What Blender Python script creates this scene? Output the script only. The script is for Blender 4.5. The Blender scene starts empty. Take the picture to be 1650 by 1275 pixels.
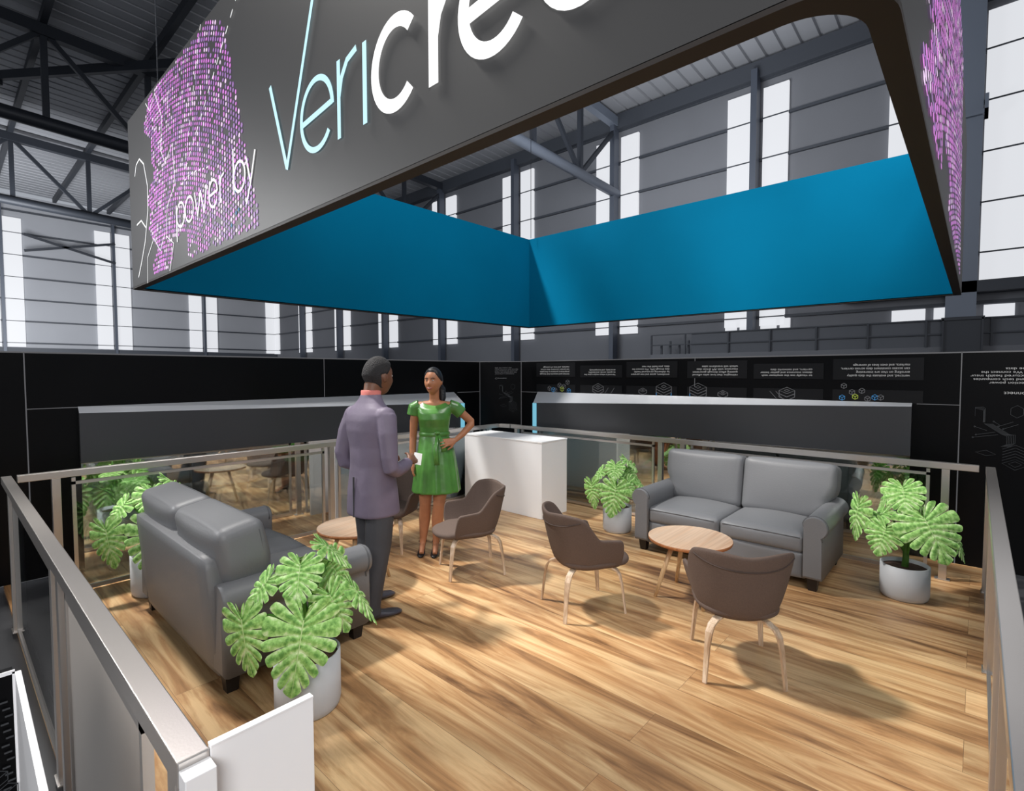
import bpy, bmesh, math, random
from mathutils import Vector, Matrix, Quaternion
random.seed(7)
PI = math.pi
scene = bpy.context.scene
col = scene.collection
V = Vector

# ------------------------------------------------------------------ materials
def srgb(r, g, b):
    f = lambda c: (c / 255 / 12.92) if c / 255 <= .04045 else ((c / 255 + .055) / 1.055) ** 2.4
    return (f(r), f(g), f(b), 1)

def mat(name, color=(.8, .8, .8, 1), rough=.5, metal=0., emit=None, estr=1., bump=0., bscale=40., spec=.5,
        var=0., vscale=5., sheen=0.):
    m = bpy.data.materials.new(name); m.use_nodes = True
    nt = m.node_tree; b = nt.nodes['Principled BSDF']
    if len(color) == 3: color = (*color, 1)
    b.inputs['Base Color'].default_value = color
    b.inputs['Roughness'].default_value = rough
    b.inputs['Metallic'].default_value = metal
    b.inputs['Specular IOR Level'].default_value = spec
    if sheen: b.inputs['Sheen Weight'].default_value = sheen
    if emit:
        b.inputs['Base Color'].default_value = tuple(c * .15 for c in color[:3]) + (1,)
        b.inputs['Emission Color'].default_value = (*emit[:3], 1)
        b.inputs['Emission Strength'].default_value = estr
    tc = nt.nodes.new('ShaderNodeTexCoord')
    if bump:
        n = nt.nodes.new('ShaderNodeTexNoise'); n.inputs['Scale'].default_value = bscale
        n.inputs['Detail'].default_value = 4
        nt.links.new(tc.outputs['Object'], n.inputs['Vector'])
        bp = nt.nodes.new('ShaderNodeBump'); bp.inputs['Strength'].default_value = bump
        bp.inputs['Distance'].default_value = .01
        nt.links.new(n.outputs['Fac'], bp.inputs['Height']); nt.links.new(bp.outputs['Normal'], b.inputs['Normal'])
    if var:
        n = nt.nodes.new('ShaderNodeTexNoise'); n.inputs['Scale'].default_value = vscale
        n.inputs['Detail'].default_value = 5
        nt.links.new(tc.outputs['Object'], n.inputs['Vector'])
        r = nt.nodes.new('ShaderNodeValToRGB')
        r.color_ramp.elements[0].position = .3; r.color_ramp.elements[1].position = .7
        r.color_ramp.elements[0].color = tuple(c * (1 - var) for c in color[:3]) + (1,)
        r.color_ramp.elements[1].color = tuple(min(1, c * (1 + var)) for c in color[:3]) + (1,)
        nt.links.new(n.outputs['Fac'], r.inputs['Fac']); nt.links.new(r.outputs['Color'], b.inputs['Base Color'])
    return m

def mat_wood(name, c_light, c_mid, c_dark, plank=None, scale=1., rough=.4, along='X'):
    """wood grain; plank=(length, width) draws planks running along X"""
    m = bpy.data.materials.new(name); m.use_nodes = True
    nt = m.node_tree; b = nt.nodes['Principled BSDF']; N = nt.nodes.new; L = nt.links.new
    tc = N('ShaderNodeTexCoord'); mp = N('ShaderNodeMapping')
    L(tc.outputs['Object'], mp.inputs['Vector'])
    if plank: mp.inputs['Rotation'].default_value = (0, 0, PI / 2)
    if plank:
        br = N('ShaderNodeTexBrick'); br.offset = .37; br.offset_frequency = 2
        br.inputs['Color1'].default_value = (0, 0, 0, 1); br.inputs['Color2'].default_value = (1, 1, 1, 1)
        br.inputs['Mortar'].default_value = (.5, .5, .5, 1)
        br.inputs['Scale'].default_value = 1; br.inputs['Mortar Size'].default_value = .0008
        br.inputs['Mortar Smooth'].default_value = .3
        br.inputs['Brick Width'].default_value = plank[0]; br.inputs['Row Height'].default_value = plank[1]
        L(mp.outputs['Vector'], br.inputs['Vector'])
        sep = N('ShaderNodeSeparateColor'); L(br.outputs['Color'], sep.inputs['Color'])
        off = N('ShaderNodeVectorMath'); off.operation = 'SCALE'; off.inputs[0].default_value = (37., 11., 5.)
        L(sep.outputs['Red'], off.inputs['Scale'])
        add = N('ShaderNodeVectorMath'); add.operation = 'ADD'
        L(mp.outputs['Vector'], add.inputs[0]); L(off.outputs['Vector'], add.inputs[1])
        src = add.outputs['Vector']
    else:
        src = mp.outputs['Vector']
    st = N('ShaderNodeMapping')
    st.inputs['Scale'].default_value = (.5 * scale, (4.6 if plank else 6.5) * scale, 6.5 * scale) if along == 'X' else (6.5 * scale, 6.5 * scale, .55 * scale)
    L(src, st.inputs['Vector'])
    n1 = N('ShaderNodeTexNoise'); n1.inputs['Scale'].default_value = 1.3; n1.inputs['Detail'].default_value = 7
    n1.inputs['Roughness'].default_value = .62; n1.inputs['Distortion'].default_value = 1.4
    L(st.outputs['Vector'], n1.inputs['Vector'])
    st2 = N('ShaderNodeMapping')
    st2.inputs['Scale'].default_value = (1.6 * scale, 60 * scale, 60 * scale) if along == 'X' else (60 * scale, 60 * scale, 1.6 * scale)
    L(src, st2.inputs['Vector'])
    n2 = N('ShaderNodeTexNoise'); n2.inputs['Scale'].default_value = 1.; n2.inputs['Detail'].default_value = 3
    L(st2.outputs['Vector'], n2.inputs['Vector'])
    r = N('ShaderNodeValToRGB'); e = r.color_ramp.elements
    e[0].position = .30; e[0].color = c_dark; e[1].position = .60; e[1].color = c_light
    x = r.color_ramp.elements.new(.46); x.color = c_mid
    L(n1.outputs['Fac'], r.inputs['Fac'])
    mx = N('ShaderNodeMix'); mx.data_type = 'RGBA'; mx.blend_type = 'MULTIPLY'
    mx.inputs['Factor'].default_value = .25 if plank else .35
    L(r.outputs['Color'], mx.inputs['A'])
    r2 = N('ShaderNodeValToRGB'); r2.color_ramp.elements[0].position = .35; r2.color_ramp.elements[1].position = .6
    r2.color_ramp.elements[0].color = (.55, .48, .42, 1); r2.color_ramp.elements[1].color = (1, 1, 1, 1)
    L(n2.outputs['Fac'], r2.inputs['Fac']); L(r2.outputs['Color'], mx.inputs['B'])
    out = mx.outputs['Result']
    if plank:
        hs = N('ShaderNodeHueSaturation')
        mr = N('ShaderNodeMapRange'); mr.inputs['To Min'].default_value = .86; mr.inputs['To Max'].default_value = 1.08
        L(sep.outputs['Red'], mr.inputs['Value']); L(mr.outputs['Result'], hs.inputs['Value'])
        L(out, hs.inputs['Color'])
        m2 = N('ShaderNodeMix'); m2.data_type = 'RGBA'; m2.inputs['B'].default_value = tuple(c * .45 for c in c_dark[:3]) + (1,)
        L(br.outputs['Fac'], m2.inputs['Factor']); L(hs.outputs['Color'], m2.inputs['A'])
        out = m2.outputs['Result']
        # dark knots
        vo = N('ShaderNodeTexVoronoi'); vo.inputs['Scale'].default_value = 1.
        stv = N('ShaderNodeMapping'); stv.inputs['Scale'].default_value = (1.1, 3.4, 1); L(src, stv.inputs['Vector'])
        L(stv.outputs['Vector'], vo.inputs['Vector'])
        kr = N('ShaderNodeValToRGB'); kr.color_ramp.elements[0].position = .02; kr.color_ramp.elements[1].position = .13
        kr.color_ramp.elements[0].color = (.38, .33, .30, 1); kr.color_ramp.elements[1].color = (1, 1, 1, 1)
        L(vo.outputs['Distance'], kr.inputs['Fac'])
        m3 = N('ShaderNodeMix'); m3.data_type = 'RGBA'; m3.blend_type = 'MULTIPLY'; m3.inputs['Factor'].default_value = .75
        L(out, m3.inputs['A']); L(kr.outputs['Color'], m3.inputs['B']); out = m3.outputs['Result']
    L(out, b.inputs['Base Color'])
    b.inputs['Roughness'].default_value = rough
    bp = N('ShaderNodeBump'); bp.inputs['Strength'].default_value = .12; bp.inputs['Distance'].default_value = .004
    L(n2.outputs['Fac'], bp.inputs['Height']); L(bp.outputs['Normal'], b.inputs['Normal'])
    return m

def mat_glass(name, tint=(.9, .95, .96), refl=.12, rough=.02):
    m = bpy.data.materials.new(name); m.use_nodes = True
    nt = m.node_tree; N = nt.nodes.new; L = nt.links.new
    nt.nodes.remove(nt.nodes['Principled BSDF']); out = nt.nodes['Material Output']
    t = N('ShaderNodeBsdfTransparent'); t.inputs['Color'].default_value = (*tint, 1)
    g = N('ShaderNodeBsdfGlossy'); g.inputs['Roughness'].default_value = rough
    g.inputs['Color'].default_value = (1, 1, 1, 1)
    fr = N('ShaderNodeFresnel'); fr.inputs['IOR'].default_value = 1.45
    ad = N('ShaderNodeMath'); ad.operation = 'ADD'; ad.inputs[1].default_value = refl; ad.use_clamp = True
    L(fr.outputs['Fac'], ad.inputs[0])
    mx = N('ShaderNodeMixShader'); L(ad.outputs[0], mx.inputs['Fac']); L(t.outputs[0], mx.inputs[1]); L(g.outputs[0], mx.inputs[2])
    L(mx.outputs[0], out.inputs['Surface'])
    return m

def mat_leaf():
    m = bpy.data.materials.new('monstera leaf'); m.use_nodes = True
    nt = m.node_tree; b = nt.nodes['Principled BSDF']; N = nt.nodes.new; L = nt.links.new
    at = N('ShaderNodeAttribute'); at.attribute_name = 'vein'
    tc = N('ShaderNodeTexCoord')
    n = N('ShaderNodeTexNoise'); n.inputs['Scale'].default_value = 38; n.inputs['Detail'].default_value = 6
    L(tc.outputs['Object'], n.inputs['Vector'])
    r = N('ShaderNodeValToRGB'); e = r.color_ramp.elements
    e[0].position = .26; e[0].color = srgb(96, 150, 66); e[1].position = .70; e[1].color = srgb(222, 242, 188)
    x = e.new(.47); x.color = srgb(160, 212, 116)
    ad = N('ShaderNodeMath'); ad.operation = 'MULTIPLY_ADD'; ad.inputs[1].default_value = .22
    L(at.outputs['Fac'], ad.inputs[0]); L(n.outputs['Fac'], ad.inputs[2])
    sb = N('ShaderNodeMath'); sb.operation = 'SUBTRACT'; sb.inputs[1].default_value = .09
    L(ad.outputs[0], sb.inputs[0]); L(sb.outputs[0], r.inputs['Fac'])
    L(r.outputs['Color'], b.inputs['Base Color'])
    b.inputs['Roughness'].default_value = .75
    b.inputs['Subsurface Weight'].default_value = 0
    bp = N('ShaderNodeBump'); bp.inputs['Strength'].default_value = .5; bp.inputs['Distance'].default_value = .01
    L(at.outputs['Fac'], bp.inputs['Height']); L(bp.outputs['Normal'], b.inputs['Normal'])
    return m

def mat_screen(name):
    m = mat(name, srgb(62, 62, 63), rough=.5, spec=.4, bump=.0)
    return m

def mat_banner(name, base):
    return mat(name, base, rough=.8, var=.10, vscale=.5, spec=.04)

M = dict(
    floor=mat_wood('oak plank floor', srgb(226, 190, 142), srgb(190, 144, 98), srgb(112, 78, 52), plank=(3.1, .26), rough=.36),
    hallfloor=mat('polished concrete', srgb(62, 63, 66), .45, var=.2, vscale=.6),
    metal=mat('brushed aluminium', srgb(205, 200, 196), .30, .85, bump=.02, bscale=200),
    black=mat('gloss black panel', (.0022, .0022, .0026, 1), .30, spec=.14),
    blackpatch=mat('satin black print', (.0048, .0048, .0056, 1), .3, spec=.3),
    greypanel=mat('smoked mirror panel', srgb(228, 222, 216), .035, 1.),
    band=mat('satin dim reflection band', srgb(62, 63, 66), .34, .35, spec=.4),
    captop=mat('polished steel cap', srgb(205, 208, 214), .28, .45),
    led=mat('blue led strip', srgb(120, 200, 225), .4, emit=srgb(130, 205, 230), estr=.75),
    white=mat('white lacquer', srgb(246, 246, 248), .32),
    frost=mat('frosted white board', srgb(214, 215, 220), .5),
    cyl=mat('matt white ceramic', srgb(196, 198, 202), .5, bump=.05, bscale=60),
    soil=mat('dark soil', srgb(70, 48, 36), .95, bump=.8, bscale=60, var=.4, vscale=60),
    sofa=mat('grey leather', srgb(112, 113, 116), .48, bump=.10, bscale=90, spec=.45),
    sofa_back=mat('grey leather seam', srgb(84, 85, 88), .55),
    foot=mat('black wooden foot', srgb(30, 26, 26), .4),
    chair=mat('brown wool felt', srgb(92, 76, 68), .85, bump=.25, bscale=260, var=.08, vscale=120, sheen=.0),
    chair_seam=mat('brown piping', srgb(70, 56, 50), .8),
    ply=mat_wood('bent plywood', srgb(226, 205, 182), srgb(205, 178, 150), srgb(160, 128, 98), along='Z', scale=2., rough=.4),
    tablewood=mat_wood('table veneer', srgb(238, 210, 184), srgb(232, 198, 168), srgb(214, 170, 136), scale=.7, rough=.3),
    tableedge=mat_wood('table edge', srgb(190, 130, 84), srgb(176, 112, 68), srgb(150, 92, 54), scale=2, rough=.5),
    ash=mat_wood('pale ash legs', srgb(232, 202, 160), srgb(222, 186, 140), srgb(196, 156, 110), along='Z', scale=2., rough=.4),
    glass=mat_glass('clear glass', refl=.03), satin=mat('painted beige reflection', srgb(196, 188, 180), .35),
    leaf=mat_leaf(), vein=mat('pale leaf vein', srgb(190, 220, 150), .5),
    petiole=mat('green stalk', srgb(84, 140, 52), .45, var=.2, vscale=20),
    trunk=mat('plant stem', srgb(78, 122, 46), .6, var=.3, vscale=30),
    screen=mat_screen('dark led screen'),
    rim=mat('dark brown frame', srgb(36, 29, 26), .6),
    blue=mat_banner('teal blue fabric', srgb(0, 104, 142)),
    cyan=mat('pale cyan light', srgb(200, 240, 250), .5, emit=srgb(196, 240, 252), estr=.95),
    wlight=mat('white light', (1, 1, 1, 1), .5, emit=(1, 1, 1), estr=1.),
    magenta=mat('magenta led dot', srgb(206, 116, 210), .5, emit=srgb(216, 126, 220), estr=1.),
    pinkw=mat('pale pink led dot', srgb(238, 206, 242), .5, emit=srgb(238, 206, 242), estr=1.),
    violet=mat('violet led dot', srgb(150, 104, 178), .5, emit=srgb(165, 118, 190), estr=.9),
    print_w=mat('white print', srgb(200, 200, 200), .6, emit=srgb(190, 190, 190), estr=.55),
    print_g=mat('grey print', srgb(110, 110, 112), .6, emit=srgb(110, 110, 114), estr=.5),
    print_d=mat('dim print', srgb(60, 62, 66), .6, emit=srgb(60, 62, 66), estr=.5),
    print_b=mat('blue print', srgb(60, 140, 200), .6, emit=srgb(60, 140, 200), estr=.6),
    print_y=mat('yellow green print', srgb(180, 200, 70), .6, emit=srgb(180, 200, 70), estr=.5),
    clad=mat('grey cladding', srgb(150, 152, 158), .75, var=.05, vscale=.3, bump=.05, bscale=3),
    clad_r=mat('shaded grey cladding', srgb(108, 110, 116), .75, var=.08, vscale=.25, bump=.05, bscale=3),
    girt=mat('dark steel rail', srgb(58, 62, 70), .6),
    steel=mat('painted dark steel', srgb(46, 50, 58), .5, .2),
    steel_m=mat('mid grey steel', srgb(74, 80, 92), .5, .2),
    steel_l=mat('painted grey steel', srgb(112, 120, 134), .5, .2),
    pane=mat('bright polycarbonate', srgb(225, 226, 228), .5, emit=(.93, .95, 1.), estr=.74),
    roof=mat('corrugated roof sheet', srgb(150, 152, 158), .5, .1),
    paper=mat('white paper', srgb(240, 240, 240), .7),
    skin_m=mat('dark brown skin', srgb(112, 74, 54), .5, var=.08, vscale=30),
    skin_w=mat('brown skin', srgb(176, 118, 84), .5, var=.06, vscale=30),
    hair_m=mat('short black hair', srgb(38, 36, 38), .8, bump=1., bscale=120),
    hair_w=mat('black hair', srgb(20, 18, 22), .45, bump=.5, bscale=80),
    jacket=mat('mauve grey suit cloth', srgb(108, 98, 116), .6, var=.13, vscale=4, bump=.3, bscale=14),
    trousers=mat('charcoal trousers', srgb(58, 58, 62), .75, bump=.5, bscale=10, var=.1, vscale=5),
    shoe=mat('dark grey leather shoe', srgb(62, 60, 68), .35),
    collar=mat('coral pink shirt', srgb(196, 112, 104), .8),
    dress=mat('green satin', srgb(76, 132, 56), .36, var=.30, vscale=6, bump=.4, bscale=12, spec=.7),  # tone variation puts dark shading into the cloth colour
    heel=mat('black shoe', srgb(14, 13, 15), .35),
    lips=mat('lips', srgb(170, 82, 76), .4), eye=mat('eye white', srgb(230, 226, 222), .3),
    iris=mat('dark iris', srgb(30, 20, 16), .2), nail=mat('pale nails', srgb(230, 205, 195), .3),
)

# ------------------------------------------------------------------ mesh helpers
class MB:
    def __init__(s): s.v = []; s.f = []; s.m = []; s.sm = []
    def add(s, vs, fs, mi=0, smooth=False):
        o = len(s.v); s.v += [tuple(v) for v in vs]
        s.f += [tuple(o + i for i in f) for f in fs]; s.m += [mi] * len(fs); s.sm += [smooth] * len(fs)
    def box(s, x0, x1, y0, y1, z0, z1, mi=0, T=None):
        vs = [V((x, y, z)) for z in (z0, z1) for y in (y0, y1) for x in (x0, x1)]
        if T: vs = [T @ v for v in vs]
        s.add(vs, [(0, 2, 3, 1), (4, 5, 7, 6), (0, 1, 5, 4), (2, 6, 7, 3), (0, 4, 6, 2), (1, 3, 7, 5)], mi)
    def bar(s, a, b, w, h, mi=0, up=V((0, 0, 1))):
        a = V(a); b = V(b); d = (b - a).normalized()
        if abs(d.dot(up)) > .98: up = V((1, 0, 0))
        r = d.cross(up).normalized(); u = r.cross(d)
        vs = [p + r * (i * w / 2) + u * (j * h / 2) for p in (a, b) for j in (-1, 1) for i in (-1, 1)]
        s.add(vs, [(0, 1, 3, 2), (4, 6, 7, 5), (0, 4, 5, 1), (2, 3, 7, 6), (0, 2, 6, 4), (1, 5, 7, 3)], mi)
    def tube(s, pts, rad, n=10, mi=0, cap=True, flat=None, smooth=True):
        """tube through pts with radius (or list); flat=(k, dir) squashes along dir"""
        pts = [V(p) for p in pts]; k = len(pts)
        if not hasattr(rad, '__len__'): rad = [rad] * k
        rings = []; prev = None
        for i, p in enumerate(pts):
            d = (pts[min(i + 1, k - 1)] - pts[max(i - 1, 0)])
            d = d.normalized() if d.length > 1e-9 else V((0, 0, 1))
            if prev is None:
                up = V((0, 0, 1)) if abs(d.z) < .9 else V((1, 0, 0))
                r = d.cross(up).normalized()
            else:
                r = (prev - d * prev.dot(d)).normalized()
            prev = r; u = r.cross(d).normalized()
            ring = []
            for j in range(n):
                a = 2 * PI * j / n; q = r * math.cos(a) * rad[i] + u * math.sin(a) * rad[i]
                if flat:
                    fd = V(flat[1]); q -= fd * (q.dot(fd)) * (1 - flat[0])
                ring.append(p + q)
            rings.append(ring)
        s.rings(rings, mi, cap, smooth)
    def rings(s, rings, mi=0, cap=True, smooth=True, closed=True):
        n = len(rings[0]); vs = [v for r in rings for v in r]; fs = []
        for i in range(len(rings) - 1):
            for j in range(n if closed else n - 1):
                k = (j + 1) % n
                fs.append((i * n + j, i * n + k, (i + 1) * n + k, (i + 1) * n + j))
        if cap and closed:
            c0 = sum((V(v) for v in rings[0]), V()) / n; c1 = sum((V(v) for v in rings[-1]), V()) / n
            vs += [c0, c1]; a = len(vs) - 2; b = len(vs) - 1; o = (len(rings) - 1) * n
            for j in range(n):
                k = (j + 1) % n
                fs.append((a, k, j)); fs.append((b, o + j, o + k))
        s.add(vs, fs, mi, smooth)
    def lathe(s, prof, cx=0, cy=0, n=32, mi=0, cap=True, sx=1., sy=1., smooth=True):
        s.rings([[V((cx + r * sx * math.cos(2 * PI * j / n), cy + r * sy * math.sin(2 * PI * j / n), z)) for j in range(n)]
                 for r, z in prof], mi, cap, smooth)
    def ball(s, c, r, n=12, mi=0, T=None):
        c = V(c); rr = V(r) if hasattr(r, '__len__') else V((r, r, r)); rings = []
        for i in range(n + 1):
            t = PI * i / n; t = min(max(t, .02), PI - .02)
            ring = []
            for j in range(n * 2):
                a = PI * j / n
                q = V((rr.x * math.sin(t) * math.cos(a), rr.y * math.sin(t) * math.sin(a), rr.z * math.cos(t)))
                ring.append(c + (T @ q if T else q))
            rings.append(ring[::-1])
        s.rings(rings, mi)
    def rbox(s, c, size, r=.04, bulge=(0, 0, 0), n=10, T=None, mi=0, warp=None):
        """rounded cushion: box with radius r, faces bulging along each axis"""
        c = V(c); h = V(size) / 2; faces = []; vs = {}; vl = []
        def key(p): return (round(p[0], 5), round(p[1], 5), round(p[2], 5))
        def pt(p):
            k = key(p)
            if k in vs: return vs[k]
            q = V((p[0] * h.x, p[1] * h.y, p[2] * h.z))
            inn = V([max(-(h[i] - r), min(h[i] - r, q[i])) for i in range(3)])
            d = q - inn
            if d.length > 1e-9: q = inn + d.normalized() * r
            for i in range(3):
                a, b = [j for j in range(3) if j != i]
                if bulge[i]:
                    q[i] += bulge[i] * p[i] * (1 - p[a] ** 2) * (1 - p[b] ** 2)
            if warp: q = warp(q)
            if T: q = T @ q
            vs[k] = len(vl); vl.append(c + q); return vs[k]
        g = []
        for i in range(n + 1):
            t = -1 + 2 * i / n; g.append(math.copysign(abs(t) ** .75, t))
        for ax in range(3):
            a, b = [j for j in range(3) if j != ax]
            for sg in (-1, 1):
                for i in range(n):
                    for j in range(n):
                        q = []
                        for (u, w) in ((i, j), (i + 1, j), (i + 1, j + 1), (i, j + 1)):
                            p = [0, 0, 0]; p[ax] = sg; p[a] = g[u]; p[b] = g[w]; q.append(pt(p))
                        if (sg < 0) == (ax != 1): q = q[::-1]
                        faces.append(tuple(q))
        s.add(vl, faces, mi, True)
    def prism(s, poly, x0, x1, axis='X', mi=0, bev=0., smooth=False):
        """poly list of 2-D points extruded along axis; bev insets the ends"""
        n = len(poly); cx = sum(p[0] for p in poly) / n; cy = sum(p[1] for p in poly) / n
        def P(x, p, k=1.):
            a = cx + (p[0] - cx) * k; b = cy + (p[1] - cy) * k
            return V((x, a, b)) if axis == 'X' else (V((a, x, b)) if axis == 'Y' else V((a, b, x)))
        if bev:
            rg = [(x0, .93), (x0 + bev * .4, .98), (x0 + bev, 1.), (x1 - bev, 1.), (x1 - bev * .4, .98), (x1, .93)]
        else: rg = [(x0, 1.), (x1, 1.)]
        rings = [[P(x, p, k) for p in poly] for x, k in rg]
        vs = [v for r in rings for v in r]; fs = []
        for i in range(len(rings) - 1):
            for j in range(n):
                k = (j + 1) % n; fs.append((i * n + j, i * n + k, (i + 1) * n + k, (i + 1) * n + j))
        s.add(vs, fs, mi, smooth)
        o = (len(rings) - 1) * n
        s.add(vs, [tuple(range(n))[::-1], tuple(range(o, o + n))], mi, False)
    def mesh(s, name, mats):
        me = bpy.data.meshes.new(name); me.from_pydata(s.v, [], s.f)
        me.polygons.foreach_set('material_index', s.m); me.polygons.foreach_set('use_smooth', s.sm)
        for m in (mats if isinstance(mats, (list, tuple)) else [mats]): me.materials.append(m)
        bm = bmesh.new(); bm.from_mesh(me)
        bmesh.ops.remove_doubles(bm, verts=bm.verts, dist=1e-5)
        bmesh.ops.recalc_face_normals(bm, faces=bm.faces); bm.to_mesh(me); bm.free()
        return me
    def build(s, name, mats, parent=None, bevel=0., sub=0, solid=0.):
        o = bpy.data.objects.new(name, s.mesh(name, mats)); col.objects.link(o)
        if parent: o.parent = parent
        if solid:
            md = o.modifiers.new('solid', 'SOLIDIFY'); md.thickness = solid; md.offset = 0
        if bevel:
            md = o.modifiers.new('bevel', 'BEVEL'); md.width = bevel; md.segments = 2; md.limit_method = 'ANGLE'
        if sub:
            md = o.modifiers.new('sub', 'SUBSURF'); md.levels = sub; md.render_levels = sub
        return o

def empty(name, loc=(0, 0, 0), rz=0., s=1.):
    o = bpy.data.objects.new(name, None); col.objects.link(o)
    o.location = loc; o.rotation_euler = (0, 0, rz); o.scale = (s, s, s); o.empty_display_size = .1
    return o
def tag(o, label, cat, group=None, kind=None):
    o['label'] = label; o['category'] = cat
    if group: o['group'] = group
    if kind: o['kind'] = kind
    return o
def struct(o): o['kind'] = 'structure'; return o
def kids(o): return [c for c in bpy.data.objects if c.parent == o]
def dup(root, loc, rz=0., s=None):
    r = root.copy(); col.objects.link(r); r.location = loc; r.rotation_euler = (0, 0, rz)
    if s: r.scale = (s, s, s)
    for ch in kids(root):
        c = ch.copy(); col.objects.link(c); c.parent = r
        for g in kids(ch):
            d = g.copy(); col.objects.link(d); d.parent = c
    return r
def fuse(mb, name, material, parent, voxel=.01, smooth=4, sub=0):
    """union of overlapping closed shapes into one continuous surface"""
    t = bpy.data.objects.new('tmp', mb.mesh('tmp', material)); col.objects.link(t)
    md = t.modifiers.new('r', 'REMESH'); md.mode = 'VOXEL'; md.voxel_size = voxel; md.use_smooth_shade = True
    if smooth:
        s = t.modifiers.new('s', 'SMOOTH'); s.iterations = smooth; s.factor = .5
    dg = bpy.context.evaluated_depsgraph_get(); dg.update()
    me = bpy.data.meshes.new_from_object(t.evaluated_get(dg)); me.name = name
    bpy.data.objects.remove(t)
    me.materials.clear(); me.materials.append(material)
    for p in me.polygons: p.use_smooth = True
    o = bpy.data.objects.new(name, me); col.objects.link(o); o.parent = parent
    return o

def text_mb(txt, mb, origin, ex, ey, height, mi=0, width=None, align='LEFT', lift=0.):
    """lettering laid in the plane spanned by ex (reading direction) and ey (up); baseline at origin"""
    cu = bpy.data.curves.new('t', 'FONT'); cu.body = txt; cu.size = 1.; cu.align_x = align
    o = bpy.data.objects.new('t', cu); col.objects.link(o)
    dg = bpy.context.evaluated_depsgraph_get(); dg.update()
    me = bpy.data.meshes.new_from_object(o.evaluated_get(dg)); bpy.data.objects.remove(o)
    vs = [v.co.copy() for v in me.vertices]; fs = [tuple(p.vertices) for p in me.polygons]
    if not vs: return
    w = max(v.x for v in vs) - min(v.x for v in vs)
    sx = height if width is None else width / w
    ex = V(ex); ey = V(ey); nz = ex.cross(ey)
    mb.add([V(origin) + ex * v.x * sx + ey * v.y * height + nz * lift for v in vs], fs, mi)
def ribbon(mb, pts, w, to3, mi=0, closed=False):
    """flat stroke of width w through 2-D points, mapped to space by to3"""
    p = [V((a, b)) for a, b in pts]; n = len(p); L = []; R = []
    for i in range(n):
        d = p[(i + 1) % n] - p[i - 1] if closed else p[min(i + 1, n - 1)] - p[max(i - 1, 0)]
        d = d.normalized() if d.length > 1e-9 else V((1, 0)); q = V((-d.y, d.x)) * w / 2
        L.append(p[i] + q); R.append(p[i] - q)
    vs = [to3(v.x, v.y) for v in L + R]
    mb.add(vs, [(i, (i + 1) % n, n + (i + 1) % n, n + i) for i in range(n if closed else n - 1)], mi)
def arc(cx, cy, rx, ry, a0, a1, n=24):
    return [(cx + rx * math.cos(math.radians(a0 + (a1 - a0) * i / n)), cy + ry * math.sin(math.radians(a0 + (a1 - a0) * i / n))) for i in range(n + 1)]

# ------------------------------------------------------------------ camera
cd = bpy.data.cameras.new('camera'); cam = bpy.data.objects.new('camera', cd); col.objects.link(cam)
cd.sensor_fit = 'HORIZONTAL'; cd.sensor_width = 36.; cd.lens = 36. * 832.9 / 1650; cd.clip_start = .02; cd.clip_end = 300
R3 = Matrix(((0.669003, 0.033625, -0.742498), (-0.743258, 0.028063, -0.668416), (-0.001638, 0.99904, 0.043766)))
cam.matrix_world = Matrix.Translation((0, 0, 1.7)) @ R3.to_4x4()
scene.camera = cam

# ================================================================== SETTING
mb = MB(); mb.box(.298, 6.0, -.13, 5.75, -.03, 0); f = struct(mb.build('floor', M['floor']))
mb = MB(); mb.box(-14, 19.2, -14, 44, -.14, -.0305); struct(mb.build('floor_hall', M['hallfloor']))

XW, YW = 19.15, 44.
CY = [44 - 5.45 * k for k in range(1, 10)]       # columns along the right-hand hall wall
CX = [19.15 - 5.45 * k for k in range(1, 7)]     # columns along the left-hand hall wall
GZ = [3.6 + 1.34 * k for k in range(0, 7)]
mb = MB(); mb.box(-14, XW + .2, YW, YW + .2, -.03, 12.6)
for z in GZ: mb.box(-14, XW, YW - .10, YW, z - .045, z + .045, 1)
mb.box(-14, XW, YW - .35, YW, 2.7, 3.3, 1)
struct(mb.build('wall_left', [M['clad'], M['girt']]))
mb = MB(); mb.box(XW, XW + .2, -14, YW, -.03, 12.2)
for z in GZ: mb.box(XW - .10, XW, -14, YW, z - .045, z + .045, 1)
mb.box(XW - .30, XW, -14, YW, 11.62, 12.2, 1)
mb.box(XW - .5, XW, -14, 3.2, 3.85, 4.15, 1)
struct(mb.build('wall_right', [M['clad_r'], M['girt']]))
wn = [0]
def window(x0, x1, y0, y1, z0, z1, ax):
    wn[0] += 1; m = MB()
    m.box(x0, x1, y0, y1, z0, z1)
    for z in GZ:
        if z0 < z < z1:
            if ax == 'Y': m.box(x0 - .02, x1, y0, y1, z - .02, z + .02, 1)
            else: m.box(x0, x1, y0 - .02, y1, z - .02, z + .02, 1)
    struct(m.build('window_%d' % wn[0], [M['pane'], M['girt']]))
for y in CY:
    lo = 3.3 if y > 4 else 4.15
    a, b = (.2, .98)
    if y < 4: a, b = .35, 1.75
    window(XW - .13, XW - .02, y - b, y - a, lo, 11.3, 'Y'); window(XW - .13, XW - .02, y + a, y + b, lo, 11.3, 'Y')
for x in CX:
    window(x - .95, x - .12, YW - .13, YW - .02, 3.35, 11.2, 'X'); window(x + .12, x + .95, YW - .13, YW - .02, 3.35, 11.2, 'X')
window(XW - .8, XW - .05, YW - .13, YW - .02, 3.35, 11.2, 'X'); window(XW - .13, XW - .02, YW - .9, YW - .05, 3.3, 11.3, 'Y')
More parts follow.
